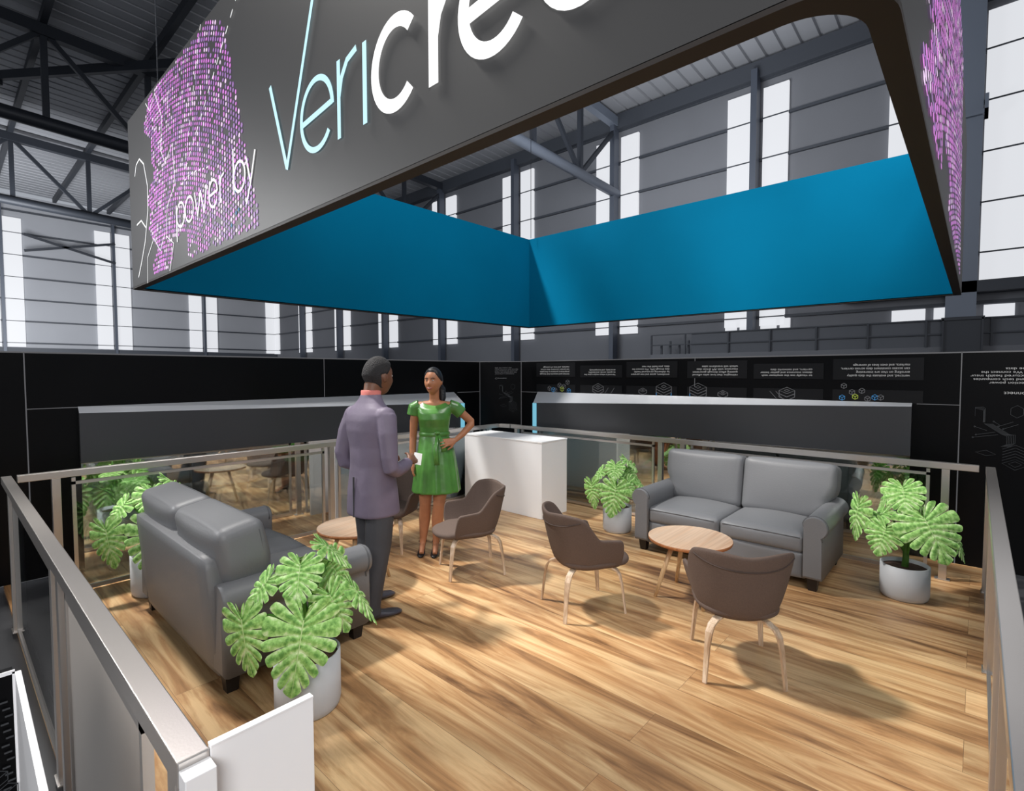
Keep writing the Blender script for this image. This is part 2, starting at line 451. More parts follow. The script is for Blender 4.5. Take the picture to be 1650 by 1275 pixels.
# low strip windows over the gallery
for (a, b) in ((6.8, 6.42), (6.3, 5.95), (5.61, 5.12), (5.0, 4.70), (1.95, 1.17), (.98, .69), (.38, .14), (-.07, -.68), (-1.2, -2.6)):
    window(XW - .13, XW - .02, b, a, 3.13, 3.52, 'Y')
# roof sheet: ribs run along X
mb = MB(); y = -14.; i = 0; prof = []
while y < 44.:
    prof += [(y, 0), (y + .42, 0), (y + .45, .08), (y + .49, .08)]; y += .53
rows = [[V((x, yy, 12.33 + (19.15 - x) * .036 + h)) for yy, h in prof] for x in (19.3, 2., -14.)]
mb.rings(rows, closed=False, cap=False, smooth=False)
struct(mb.build('ceiling', M['roof']))

def ctop(x): return 11.9 + (19.15 - x) * .036
def cbot(x): return 9.07 + (19.15 - x) * .034
NX = [19.15 - 2.76 * k for k in range(0, 13)]
names = {11.3: 'nearest', 22.2: 'middle', 33.1: 'farthest'}
for ty in (11.3, 22.2, 33.1):
    root = empty('roof_truss', (XW, ty, 9))
    tag(root, {11.3: 'grey steel roof truss nearest, ending on hall wall above blue banner', 22.2: 'dark steel roof truss, middle one of three, crossing upper left',
               33.1: 'thin dark steel truss farthest back, over the left hall wall windows'}[ty], 'roof truss', 'steel trusses under the hall roof')
    off = V((-XW, -ty, -9))
    mt = M['steel_l'] if ty < 12 else M['steel']
    m = MB(); m.bar(V((19.1, ty, ctop(19.1))) + off, V((-14, ty, ctop(-14))) + off, .3, .36); m.build('top_chord', mt if ty < 12 else M['steel'], root)
    m = MB(); m.tube([V((19.1, ty, cbot(19.1))) + off, V((-14, ty, cbot(-14))) + off], .19 if ty < 12 else .21, 10); m.build('bottom_chord', mt, root)
    for k, x in enumerate(NX[1:], 1):
        m = MB(); m.bar(V((x, ty, cbot(x))) + off, V((x, ty, ctop(x))) + off, .17, .17); m.build('vertical', M['steel'], root)
        x2 = NX[k - 1]
        a, b = (V((x, ty, cbot(x))), V((x2, ty, ctop(x2)))) if k % 2 else (V((x, ty, ctop(x))), V((x2, ty, cbot(x2))))
        m = MB(); m.bar(a + off, b + off, .13, .15); m.build('diagonal', M['steel'], root)
for k, x in enumerate(NX[1:9], 1):
    m = MB(); z = ctop(x) + .33; m.box(-.09, .09, -14 - 15, 44 - 15, -.17, .17)
    o = m.build('roof_purlin', M['steel']); o.location = (x, 15, z)
    tag(o, 'dark steel purlin running away under the corrugated hall roof', 'purlin', 'purlins under the corrugated hall roof')
for k, (a, b) in enumerate((((1.86, 26.28), (5.8, 20.5)), ((-2, 32), (1.86, 26.28)), ((13.7, 33), (8.2, 22.4)))):
    m = MB(); m.bar((a[0], a[1], 12.35), (b[0], b[1], 12.2), .16, .3); o = m.build('roof_brace', M['steel'])
    tag(o, 'dark diagonal brace lying between the roof purlins', 'brace', 'diagonal braces in the hall roof')
for k, y in enumerate(CY):
    m = MB(); big = y < 4
    w = .32 if big else .10
    m.box(-.18, .18, -w, w, 0, 11.9); m.box(-.24, .24, -w * 1.5, w * 1.5, 0, .05)
    if big: m.box(-.3, .25, -.42, .42, 8.5, 8.62); m.box(-.3, .25, -.42, -.34, 8.5, 9.0); m.box(-.3, .25, .34, .42, 8.5, 9.0)
    o = m.build('steel_column', M['steel_l'] if big else M['steel_m']); o.location = (XW - .32, y, -.03)
    tag(o, 'wide grey steel crane column between big bright windows at right edge' if big and y > 0 else 'slim dark steel column between two bright window strips, right hall wall',
        'column', 'columns along the hall walls' if not (big and y > 0) else None)
for k, x in enumerate(CX):
    m = MB(); m.box(-.075, .075, -.15, .15, 0, 12.0); m.box(-.2, .2, -.2, .2, 0, .05)
    o = m.build('steel_column', M['steel_m']); o.location = (x, YW - .3, -.03)
    tag(o, 'thin steel column between two bright window strips, far left hall wall', 'column', 'columns along the left hall wall')
m = MB(); m.bar((3.8, 43.4, 9.2), (8.3, 43.4, 10.4), .1, .14); m.bar((3.8, 43.4, 10.2), (8.3, 43.4, 9.1), .1, .14)
tag(m.build('wall_brace', M['steel']), 'crossed dark steel wind brace against the left hall wall', 'brace')

# gallery along the right wall
g = empty('gallery', (18.4, 3, 0)); tag(g, 'grey raised gallery deck with panelled parapet along the far right hall wall', 'gallery')
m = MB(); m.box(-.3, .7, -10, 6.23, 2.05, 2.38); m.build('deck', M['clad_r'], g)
m = MB(); m.box(-.26, -.22, -10, 4.67, 2.38, 3.08)
m.build('parapet', mat('dull grey parapet', srgb(88, 91, 98), .7), g)
m = MB()
for z in (2.72, 3.1): m.box(-.32, -.26, -10, 6.2, z - .02, z + .02)
m.build('handrail', M['girt'], g)
for k in range(12):
    y = 6.2 - k * 1.32 - (0 if k < 2 else .2)
    m = MB(); m.box(-.33, -.27, y - .025, y + .025, 2.38, 3.1); m.build('post', M['girt'], g)
for k in range(4):
    m = MB(); y = 5.9 - k * .35; m.box(-.1, -.04, y - .03, y + .03, 2.38, 2.75 + .12 * (k % 2)); m.build('post', M['girt'], g)
m = MB(); m.box(17.92, 18.0, -.06, .72, -.03, 3.1); m.box(17.86, 17.92, -.08, -.04, -.03, 3.1); m.box(17.86, 17.92, .70, .74, -.03, 3.1)
m.box(17.86, 18.0, -.1, .76, 3.06, 3.14)
tag(m.build('dark_doorway', [M['steel']]), 'tall dark recessed doorway at the base of the wide crane column', 'doorway')

# ================================================================== BOOTH WALLS
def booth_wall(x0, y0, x1, y1, label, zt=1.875, edges=True, seam=None, bottom=0., cat='display wall'):
    """black display wall; its local frame: origin at (x0,y0), local x along the wall, local -y toward the room"""
    d = V((x1 - x0, y1 - y0, 0)); L = d.length; a = math.atan2(d.y, d.x)
    root = empty('display_wall', (x0, y0, 0), a); tag(root, label, cat)
    m = MB(); m.box(0, L, 0, .09, bottom, zt); m.build('panel', M['black'], root)
    m = MB()
    m.box(-.004, .004, -.004, .0, bottom, zt); m.box(0, L, -.004, 0, zt - .008, zt + .004)
    if seam:
        for s in seam:
            if s[0] == 'h': m.box(s[1], s[2], -.003, 0, s[3] - .003, s[3] + .003)
            else: m.box(s[1] - .003, s[1] + .003, -.003, 0, s[2], s[3])
    m.build('edge_trim', M['print_g'], root)
    return root
# room side is -y local when walking left to right seen from inside
WL = booth_wall(.474, 5.75, 5.64, 5.75, 'long gloss black display wall behind the grey sofa side railing', seam=[('h', 0, .35, 1.41), ('h', 4.7, 5.16, 1.41), ('v', 2.59, 1.41, 1.875)])
WLL = booth_wall(-3.2, 5.75, .47, 5.75, 'blank gloss black display wall at the far left edge')
WC = booth_wall(5.64, 5.75, 6.0, 5.208, 'narrow angled black display wall in the corner behind the white counter')
WR = booth_wall(6.0, 5.208, 6.0, .107, 'long black display wall with inverted white captions and cube drawings', seam=[('h', 0, .5, 1.41), ('h', 4.8, 5.1, 1.41), ('v', 2.72, 1.41, 1.875)])
WX = booth_wall(6.0, .107, 6.0, -2.4, 'black display wall at right edge with upside down heading and circuit drawing')

def upside(mb, x, z, w, h, lines, mi=0, mirror=False):
    """caption block printed upside down on a wall (local frame): top-left corner x,z of the block as seen"""
    n = len(lines); lh = h / n
    mx = max(len(l) for l in lines)
    for i, l in enumerate(lines):
        ww = w * len(l) / mx
        if mirror:   # flipped top to bottom only: the line starts at the left
            text_mb(l, mb, (x, -.006, z - h + lh * (i + .85)), (1, 0, 0), (0, 0, -1), lh * .95, mi, width=ww)
        else:        # turned by 180 degrees: the line starts at the right
            text_mb(l, mb, (x + w, -.006, z - h + lh * (i + .85)), (-1, 0, 0), (0, 0, -1), lh * .95, mi, width=ww)
W6 = lambda y: 5.208 - y      # room Y -> wall x on the right wall
caps = [(4.834, 1.796, 4.302, 1.664, ['carriers and networks link through', 'proprietary partners to find plans', 'can access consistent data across', 'markets, and lines of coverage']),
        (4.048, 1.75, 3.557, 1.657, ['Vericred is where modern plans live', 'to quote, enroll, and benefits', 'accurately, and transparently']),
        (3.325, 1.79, 2.803, 1.659, ['enrollment, quote and new partners', 'by delivering structured health', 'data through APIs. We connect the', 'data, you build the rest']),
        (2.51, 1.785, 1.996, 1.654, ['reimagine that love sales offered', 'quoting effect through generation', 'insurance with API driven data', 'which will transform sales']),
        (1.758, 1.743, 1.258, 1.651, ['to visually see the employer tech', 'detect insurance and gather better', 'carriers, and networks data']),
        (1.006, 1.783, .464, 1.648, ['vericred, and evaluate the data quality', 'enrolling on that are interesting', 'can access consistent data across carriers,', 'markets, and even lines of coverage'])]
mb = MB()
for (ya, za, yb, zb, L) in caps:
    upside(mb, W6(ya), za, abs(ya - yb), za - zb, L)
mb.build('caption_text', M['print_w'], WR)
mb = MB()
for (ya, za, yb, zb, L) in caps:
    mb.box(W6(ya) - .07, W6(yb) + .1, -.004, -.0035, zb - .02, za + .05)
    mb.box(W6(ya) - .07, W6(yb) + .1, -.004, -.0035, 1.412, 1.53)
mb.build('caption_field', M['blackpatch'], WR)

def cube_icon(mb, x, z, s, mi=0, w=.005):
    T = lambda a, b: V((a, -.007, b))
    hx = [(x + s * math.cos(math.radians(30 + 60 * k)), z + s * math.sin(math.radians(30 + 60 * k))) for k in range(6)]
    ribbon(mb, hx, w, T, mi, True)
    for k in (0, 2, 4): ribbon(mb, [(x, z), hx[k]], w, T, mi)
def stack_icon(mb, x, z, w0, n=4, mi=0, w=.006, step=.035):
    T = lambda a, b: V((a, -.007, b)); h = w0 * .45
    ribbon(mb, [(x - w0, z), (x, z + h), (x + w0, z), (x, z - h)], w, T, mi, True)
    ribbon(mb, [(x - w0 * .35, z), (x, z + h * .35), (x + w0 * .35, z), (x, z - h * .35)], w, T, mi, True)
    for k in range(1, n): ribbon(mb, [(x - w0, z - step * k), (x, z - h - step * k), (x + w0, z - step * k)], w, T, mi)
    for sg in (-1, 1): ribbon(mb, [(x + sg * w0, z), (x + sg * w0, z - step * (n - 1))], w, T, mi)
mb = MB()
for (y, z, mi) in ((4.331, 1.566, 0), (4.474, 1.52, 0), (4.397, 1.504, 0), (4.429, 1.467, 2), (4.309, 1.443, 1), (4.655, 1.472, 0), (4.586, 1.455, 1), (4.55, 1.45, 0),
                   (.98, 1.566, 0), (.911, 1.506, 0), (.83, 1.52, 0), (.884, 1.462, 2), (.993, 1.45, 1), (.783, 1.445, 0), (.725, 1.460, 1), (.68, 1.46, 0)):
    cube_icon(mb, W6(y), z, .026 if y < 2 else .034, mi)
for (y, z, w0, n) in ((3.825, 1.515, .085, 3), (3.159, 1.48, .055, 2), (2.875, 1.53, .10, 4), (2.446, 1.53, .10, 4), (2.157, 1.47, .055, 2), (1.492, 1.51, .075, 3)):
    stack_icon(mb, W6(y), z, w0, n, 0)
for y in (3.66, 3.57, 1.66, 1.60): ribbon(mb, [(W6(y), 1.50), (W6(y) + (.07 if y < 2 else -.06), 1.42)], .004, lambda a, b: V((a, -.007, b)), 0)
for y in (2.875 - .098, 2.875 + .098, 2.446 + .098): ribbon(mb, [(W6(y), 1.45), (W6(y), 1.41)], .008, lambda a, b: V((a, -.0075, b)), 1)
mb.build('line_drawing', [M['print_g'], M['print_b'], M['print_y']], WR)

def circuit(mb, x, z, s, mi=0):
    T = lambda a, b: V((x + a * s, -.007, z + b * s))
    for k in range(6):   # cable bundle and layered chip
        o = k * .05
        ribbon(mb, [(0 + o, 0), (.55 + o, -.42), (.72 + o, -.5 + o * .3), (.72 + o, -.85 + o * .3), (.55 + o, -.95)], .012, T, mi)
        ribbon(mb, [(.6, -1.05 - k * .12), (1.0, -.85 - k * .12), (1.4, -1.05 - k * .12)], .012, T, mi)
    ribbon(mb, [(.6, -1.65), (1.0, -1.9), (1.4, -1.65), (1.0, -1.45)], .012, T, mi, True)
    ribbon(mb, [(.8, -1.65), (1.0, -1.78), (1.2, -1.65), (1.0, -1.54)], .012, T, mi, True)
    for (a, b, c, d) in ((-.3, -.15, .1, -.3), (-.25, -.5, .35, -.35), (-.35, -.62, .45, -.45), (.45, -.1, .9, .12), (.6, -.2, 1.05, .02), (.3, .1, .5, -.05)):
        ribbon(mb, [(a, b), (c, d)], .012, T, mi)
        ribbon(mb, arc(a, b, .025, .025, 0, 360, 8), .012, T, mi)
    for o in (0, .06, .12): ribbon(mb, [(-.3, .3), (-.3 + o * 0, .68 - o * .4), (-.05, .7 - o), (.02 - o * .4, .65 - o), (.02 - o * .4, .05)], .014, T, mi)
    ribbon(mb, [(-.25, -1.25), (.1, -1.38), (.4, -1.3), (.1, -1.15)], .012, T, mi, True)
    ribbon(mb, arc(1.0, .55, .22, .26, 30, 390, 6), .012, T, mi)
mb = MB()
upside(mb, .064, 1.742, .62, .15, ['Vericred is a connection power', 'the leading plans and tech companies', 'by delivering structured health insur', 'data through APIs. We connect the', 'data, transform the data'])
upside(mb, .277, 1.54, .165, .040, ['Connect'])
mb.build('caption_text', M['print_w'], WX)
mb = MB(); circuit(mb, .16, 1.26, .20); mb.build('line_drawing', M['print_d'], WX)
mb = MB(); T6 = lambda y: .107 - y
for k in range(6):
    for q in range(9): mb.box(.42 + q * .018 + k * .004, .43 + q * .018 + k * .004, -.006, -.005, .86 - k * .02, .865 - k * .02)
mb.build('dot_pattern', M['print_g'], WX)
# angled corner wall
mb = MB(); L = .65
upside(mb, .24, 1.79, .36, .12, ['Vericred is a connection', 'power the leading plans and', 'tech companies by delivering', 'health insurance data through', 'APIs. We connect data'], mirror=True)
upside(mb, .24, 1.63, .18, .035, ['Connect'], mirror=True)
mb.build('caption_text', M['print_g'], WC)
mb = MB(); circuit(mb, .36, 1.40, .16); mb.build('line_drawing', M['print_d'], WC)
mb = MB()
for (a, b) in ((4.82, .55), (5.02, .62), (4.82, .25), (4.98, .3)):
    for k in range(5): mb.box(a, a + .10 - .02 * (k % 2), -.006, -.005, b - k * .025, b - k * .025 + .006)
ribbon(mb, arc(4.86, .12, .05, .06, 0, 360, 12), .006, lambda a, b: V((a, -.007, b)))
mb.build('small_print', M['print_d'], WL)

# low black poster and white return at bottom left corner
p = empty('poster_stand', (.1, 1.74, 0)); tag(p, 'low black poster panel with faint cube drawings at bottom left corner', 'poster stand')
m = MB(); m.box(-.6, 0, 0, .03, -.03, .97); m.build('panel', M['black'], p)
m = MB(); m.box(-.6, .003, -.004, 0, .965, .974); m.box(-.002, .003, -.004, 0, 0, .97); m.build('edge_trim', M['white'], p)
m = MB()
for (x, z) in ((-.035, .72), (-.05, .66), (-.018, .68), (-.045, .60)): cube_icon(m, x, z, .02, 0, .002)
for k in range(16): m.box(-.026 + (k % 3) * .004, -.012 + (k % 3) * .004, -.007, -.006, .90 - k * .018, .904 - k * .018)
m.build('line_drawing', M['print_d'], p)
m = MB(); m.prism([(.1025, 1.74), (.094, 1.15), (.106, 1.15), (.1145, 1.74)], -.03, .968, 'Z')
tag(m.build('white_partition', M['white'], bevel=.002), 'slim white partition board edge beside the black poster at bottom left', 'partition')

# ------------------------------------------------------------------ wedge shaped mirror partitions
def wedge(pb0, pb1, pf1, pf0, lab, led_at_start):
    """plan corners: back start, back end, front end, front start"""
    ox, oy = pb0; root = empty('mirror_partition', (ox, oy, 0)); tag(root, lab, 'partition')
    P = [V((p[0] - ox, p[1] - oy, 0)) for p in (pb0, pb1, pf1, pf0)]
    zb = [1.41, 1.41]; zf = (1.27, 1.385) if led_at_start else (1.36, 1.27)
    zs = [zb[0], zb[1], zf[1], zf[0]]
    vs = [p for p in P] + [p + V((0, 0, z)) for p, z in zip(P, zs)]
    F8 = [(0, 1, 2, 3), (0, 4, 5, 1), (1, 5, 6, 2), (2, 6, 7, 3), (3, 7, 4, 0), (4, 7, 6, 5)]
    m = MB(); m.add([p for p in P] + [p + V((0, 0, .93)) for p in P], F8); m.build('mirror_panel', M['greypanel'], root)
    m = MB(); m.add([p + V((0, 0, .9305)) for p in P] + vs[4:], F8); m.build('upper_band', M['band'], root)  # added satin zone; its dark tone stands in for the mirror's dim reflection
    m = MB(); m.add([v + V((0, 0, .001)) for v in vs[4:]] + [v + V((0, 0, .006)) for v in vs[4:]], [(0, 3, 2, 1), (4, 5, 6, 7), (0, 1, 5, 4), (1, 2, 6, 5), (2, 3, 7, 6), (3, 0, 4, 7)])
    m.build('sloping_cap', M['captop'], root)
    i = 3 if led_at_start else 2
    j = 0 if led_at_start else 1
    d = (P[j] - P[i]).normalized(); n = (P[i] - P[2 if i == 3 else 3]).normalized()
    m = MB(); q = P[i]; w = .06
    a = q - d * .012 - n * .055; b = q + d * .1 - n * .055; t = n * .067; zz = 1.268
    m.add([a, b, b + t, a + t] + [v + V((0, 0, zz)) for v in (a, b, b + t, a + t)], [(0, 3, 2, 1), (4, 5, 6, 7), (0, 1, 5, 4), (1, 2, 6, 5), (2, 3, 7, 6), (3, 0, 4, 7)])
    m.build('led_strip', M['led'], root)
wedge((.80, 5.745), (5.10, 5.745), (5.02, 5.45), (.80, 5.70), 'long mirror grey wedge partition before the left black wall, blue lit end', False)
wedge((5.995, 4.88), (5.995, .44), (5.95, .44), (5.70, 4.72), 'long mirror grey wedge partition behind the right sofa, blue lit end', True)

# ================================================================== RAILINGS
def railing(name_label, p0, p1, posts, bays, z=.965, face=V((0, -1, 0)), top=True):
    """p0->p1 along the rail; posts: distances of posts; bays: (a,b) of framed glass"""
    a = math.atan2(p1[1] - p0[1], p1[0] - p0[0]); L = math.hypot(p1[0] - p0[0], p1[1] - p0[1])
    r = empty('glass_railing', (p0[0], p0[1], 0), a); tag(r, name_label, 'railing')
    m = MB(); m.box(0, L, -.028, .028, z - .052, z); m.build('top_rail', M['metal'], r, bevel=.003)
    for x in posts:
        m = MB(); m.box(x - .026, x + .026, -.026, .026, 0, z - .052); m.box(x - .05, x + .05, -.032, .032, 0, .008); m.build('post', M['metal'], r, bevel=.002)
    for (x0, x1) in bays:
        m = MB()
        m.box(x0, x1, -.012, .012, z - .115, z - .092); m.box(x0, x1, -.012, .012, .015, .045)
        m.box(x0, x0 + .024, -.012, .012, .045, z - .06); m.box(x1 - .024, x1, -.012, .012, .045, z - .06)
        m.build('glass_frame', M['metal'], r)
        m = MB(); m.box(x0 + .024, x1 - .024, -.004, .004, .045, z - .115); m.build('glass_pane', M['satin'] if x1 < 1.5 and 'near left' in name_label else M['glass'], r)  # opaque beige pane paints in the bright reflection on this glass
    return r
railing('aluminium glass railing running beside the left sofa to the near left corner', (.305, 1.10), (.305, 5.16), [.05, 1.52, 1.70, 3.58], [(.34, 1.45), (1.78, 3.5)])
railing('aluminium glass railing at the back left, before the long mirror partition', (.36, 5.14), (5.42, 5.14), [.21, 2.44, 4.86], [(.30, 2.36), (2.52, 4.78)])
railing('aluminium glass railing at the back right, behind the right sofa', (5.47, 4.93), (5.47, -.03), [.10, 2.28, 2.54, 4.76], [(.20, 2.20), (2.63, 4.66)])
railing('aluminium glass railing running down the right edge of the platform', (5.44, -.095), (.9, -.095), [.08, 1.5, 3.0, 4.4], [(.16, 1.42), (1.58, 2.92), (3.08, 4.32)])
m = MB(); m.bar((5.435, 5.13, .9385), (5.47, 4.945, .9385), .07, .052); tag(m.build('corner_rail', M['metal'], bevel=.003), 'short angled top rail linking the two back railings behind the counter', 'rail')
m = MB(); m.box(2.92, 4.98, 5.24, 5.262, .0, .90); m.box(2.90, 2.94, 5.232, 5.27, 0, .91); m.box(4.96, 5.0, 5.232, 5.27, 0, .91)
tag(m.build('white_screen_board', M['frost']), 'white screen board standing behind the back left railing, behind the man and woman', 'screen board')
# white end board of the near left corner
m = MB(); m.box(.334, .545, 1.098, 1.112, 0, .966); m.box(.334, .545, 1.096, 1.114, .966, .971)
tag(m.build('white_end_board', M['white'], bevel=.001), 'plain white upright board closing the near end of the left railing', 'board')
m = MB(); m.box(.279, .333, 1.060, 1.100, 0, .95)
tag(m.build('white_end_post', M['white'], bevel=.002), 'square white end post under the near end of the left rail', 'post')

# ================================================================== COUNTER
ct = empty('reception_counter', (4.86, 4.42, 0)); tag(ct, 'plain glossy white block counter standing in the far corner', 'counter')
m = MB(); m.box(-.24, .25, -.72, .58, 0, .885); m.build('body', M['white'], ct, bevel=.004)
m = MB(); m.box(-.245, .255, -.725, .585, .885, .905); m.build('worktop', M['white'], ct, bevel=.004)

# ================================================================== SOFAS
def make_sofa():
    """faces +x, origin at floor, width along y 1.64"""
    r = empty('sofa')
    HW = .82
    m = MB(); m.rbox((.02, 0, .185), (.82, 1.36, .22), .03, n=8); m.build('base', M['sofa'], r)
    for s in (-1, 1):
        m = MB(); m.rbox((.06, s * .335, .355), (.74, .665, .16), .045, (.02, .0, .035), n=14); c = m.build('seat_cushion', M['sofa'], r)
        m = MB(); pts = []
        for t in range(41):
            a = -PI / 2 + PI * t / 40
        m.tube([(.432, s * .335 - .30, .405), (.44, s * .335, .412), (.432, s * .335 + .30, .405)], .004, 6); m.build('piping', M['sofa_back'], c)
    T = Matrix.Rotation(math.radians(-11), 3, 'Y')
    for s in (-1, 1):
        m = MB(); m.rbox((-.27, s * .385, .645), (.25, .765, .50), .055, (.035, .0, .012), n=16, T=T, warp=lambda q: V((q.x, q.y - s * .055 * max(0, min(1, (-q.z + .02) / .10)) * (1 if s * q.y > 0 else 0) * min(1, abs(q.y) / .3), q.z))); c = m.build('back_cushion', M['sofa'], r)
        m = MB(); c0 = V((-.27, s * .385, .645))
        loop = [c0 + T @ V((.085, y, z)) for (y, z) in ((-.375, .05), (-.377, .19), (-.33, .240), (0, .255), (.33, .240), (.377, .19), (.375, .05))]
        m.tube(loop, .005, 6); m.build('piping', M['sofa_back'], c)
    m = MB(); m.rbox((-.405, 0, .40), (.10, 1.40, .66), .03, (0, 0, 0), n=8, T=Matrix.Rotation(math.radians(-5), 3, 'Y')); m.build('back_frame', M['sofa'], r)
    for s in (-1, 1):
        prof = [(s * .655, .095), (s * .655, .50)]
        prof += [(s * (.735 + .088 * math.cos(math.radians(a))), .505 + .088 * math.sin(math.radians(a))) for a in range(165, -61, -15)]
        prof += [(s * .785, .40), (s * .788, .095)]
        m = MB(); m.prism(prof, -.43, .45, 'X', bev=.03, smooth=True); arm = m.build('armrest', M['sofa'], r)
        m = MB(); m.tube([(.424, p[0], p[1]) for p in prof[1:-1]], .005, 6); m.build('piping', M['sofa_back'], arm)
    for x in (-.37, .38):
        for s in (-1, 1):
            m = MB(); m.rings([[V((x + a * w, s * .72 + b * w, z)) for a, b in ((-1, -1), (1, -1), (1, 1), (-1, 1))] for w, z in ((.028, 0), (.038, .1))], smooth=False)
            m.build('foot', M['foot'], r)
    return r
SC = .985
s1 = make_sofa(); s1.location = (4.90, 1.63, 0); s1.rotation_euler = (0, 0, PI)
tag(s1, 'grey leather two seat sofa on right, facing into the platform behind round table', 'sofa', 'grey two seat sofas')
s2 = dup(s1, (1.37, 3.66, 0), 0)
tag(s2, 'grey leather two seat sofa on left seen from behind, along the left railing', 'sofa', 'grey two seat sofas')

# ================================================================== TABLES
def make_table():
    r = empty('round_table')
    m = MB(); m.lathe([(.296, .449), (.303, .451)], n=64, cap=False); m.lathe([(.0, .4515), (.303, .4515)], n=64, cap=False)
    m.build('table_top', M['tablewood'], r)
    m = MB(); m.lathe([(.28, .425), (.300, .428), (.3045, .438), (.3045, .4505), (.302, .4512)], n=64); m.build('edge_band', M['tableedge'], r)
    for k in range(4):
        a = math.radians(45 + 90 * k); c, s = math.cos(a), math.sin(a)
        m = MB(); m.tube([(.12 * c, .12 * s, .428), (.20 * c, .20 * s, .2), (.262 * c, .262 * s, 0)], [.019, .017, .012], 12); m.build('leg', M['ash'], r)
    return r
t1 = make_table(); t1.location = (3.78, 1.59, 0)
tag(t1, 'round wooden coffee table with splayed legs in front of right sofa', 'table', 'round coffee tables')
t2 = dup(t1, (2.26, 3.76, 0), math.radians(10))
tag(t2, 'round wooden coffee table behind the standing man, beside the left sofa', 'table', 'round coffee tables')

# ================================================================== CHAIRS
def make_chair():
    r = empty('tub_chair')
    def sm(t): t = max(0, min(1, t)); return t * t * (3 - 2 * t)
    NS = 44; NT = 12
    def ztop(s):
        a = abs(s)
        z = .765 - .018 * math.cos(min(a / .30, 1) * PI) * 1.
        z = .725 + .018 * math.sin(min(a / .34, 1) * PI)
        z = z + (.565 - z) * sm((a - .33) / .22)
        z -= .02 * max(0, a - .55) / .45
        z -= .14 * sm((a - .93) / .07) ** 2
        return z
    def plan(s, k):
        """U curve; k 0 bottom .. 1 top"""
        w = .185 + .110 * k; bx = -.17 - .12 * k; fx = .19 + .02 * k
        a = abs(s); sg = 1 if s >= 0 else -1
        if a < .5:
            th = (a / .5) * PI / 2
            x = bx + (1 - math.cos(th)) ** .9 * (abs(bx) * .92); y = w * math.sin(th) ** .85
        else:
            x = bx + abs(bx) * .92; x = x + (fx - x) * (a - .5) / .5; y = w + .05 * k * (a - .5)
        return x, sg * y
    rings = []
    for i in range(NS + 1):
        s = -1 + 2 * i / NS; row = []
        zt = ztop(s); zb = .345
        for j in range(NT + 1):
            t = j / NT; z = zb + (zt - zb) * t
            k = ((z - zb) / (.77 - zb)); k = max(k, 0) ** .62
            x, y = plan(s, k)
            row.append(V((x, y, z)))
        x0, y0 = plan(s, 0)
        row = [V((x0 * .55 + .02, y0 * .55, .333)), V((x0 * .85, y0 * .85, .336))] + row
        rings.append(row)
    m = MB(); m.rings(rings, closed=False, cap=False)
    sh = m.build('shell', M['chair'], r, solid=.026, sub=1)
    # back seam
    m = MB(); pts = []
    for i in range(0, 25):
        s = -.33 + .66 * i / 24; z = .655 + .05 * (abs(s) / .33) ** 2 - .012
        k = ((z - .345) / (.77 - .345)) ** .62; x, y = plan(s, k); n = V((x + .02, y, 0)).normalized()
        pts.append(V((x, y, z)) + n * .014)
    m.tube(pts, .004, 6); m.build('seam', M['chair_seam'], sh)
    # seat
    m = MB(); ring = []
    prof = [(.0, .338), (.80, .338), (.97, .352), (1., .372), (.97, .392), (.85, .404), (.4, .410), (.0, .411)]
    rr = []
    for k, z in prof:
        row = []
        for j in range(36):
            a = 2 * PI * j / 36; c, s_ = math.cos(a), math.sin(a)
            x = .07 + .27 * math.copysign(abs(c) ** .72, c) * max(k, .002); y = .235 * math.copysign(abs(s_) ** .72, s_) * max(k, .002)
            if x > .05: y *= 1 - .12 * ((x - .05) / .26) ** 2
            row.append(V((x, y, z - (.012 if x > .2 else 0))))
        rr.append(row)
    m.rings(rr); m.build('seat', M['chair'], r, sub=1)
    for sx in (-1, 1):
        for sy in (-1, 1):
            m = MB(); path = [(.03, .03, .332), (.10, .09, .332), (.15, .135, .325), (.185, .165, .305), (.203, .180, .27), (.215, .190, .20), (.235, .206, 0)]
            d = V((.235, .206, 0)).normalized(); tn = V((-d.y, d.x, 0)); rg = []
            for i, p_ in enumerate(path):
                p_ = V(p_); q = V(path[min(i + 1, 6)]) - V(path[max(i - 1, 0)]); q.normalize(); nn = q.cross(tn).normalized()
                w = .021 - .009 * max(0, (i - 4) / 2); h = .0065
                rg.append([p_ + tn * (a * w) + nn * (b * h) for a, b in ((-1, -1), (1, -1), (1, 1), (-1, 1))])
            rg = [[V((v.x * sx, v.y * sy, v.z)) for v in row] for row in rg]
            m.rings(rg, smooth=False); m.build('leg', M['ply'], r, bevel=.002)
    return r
c1 = make_chair(); c1.location = (3.065, 1.01, 0); c1.rotation_euler = (0, 0, math.radians(31))
G = 'brown tub chairs'
tag(c1, 'brown felt tub chair seen from behind, nearest, before the right coffee table', 'chair', G)
tag(dup(c1, (3.09, 2.095, 0), math.radians(-29)), 'brown felt tub chair in the centre, side on, between counter and table', 'chair', G)
tag(dup(c1, (3.04, 3.21, 0), math.radians(151)), 'brown felt tub chair with its arm in front of the woman legs', 'chair', G)
tag(dup(c1, (2.98, 4.25, 0), math.radians(205)), 'brown felt tub chair farthest back, half hidden between man and woman', 'chair', G)

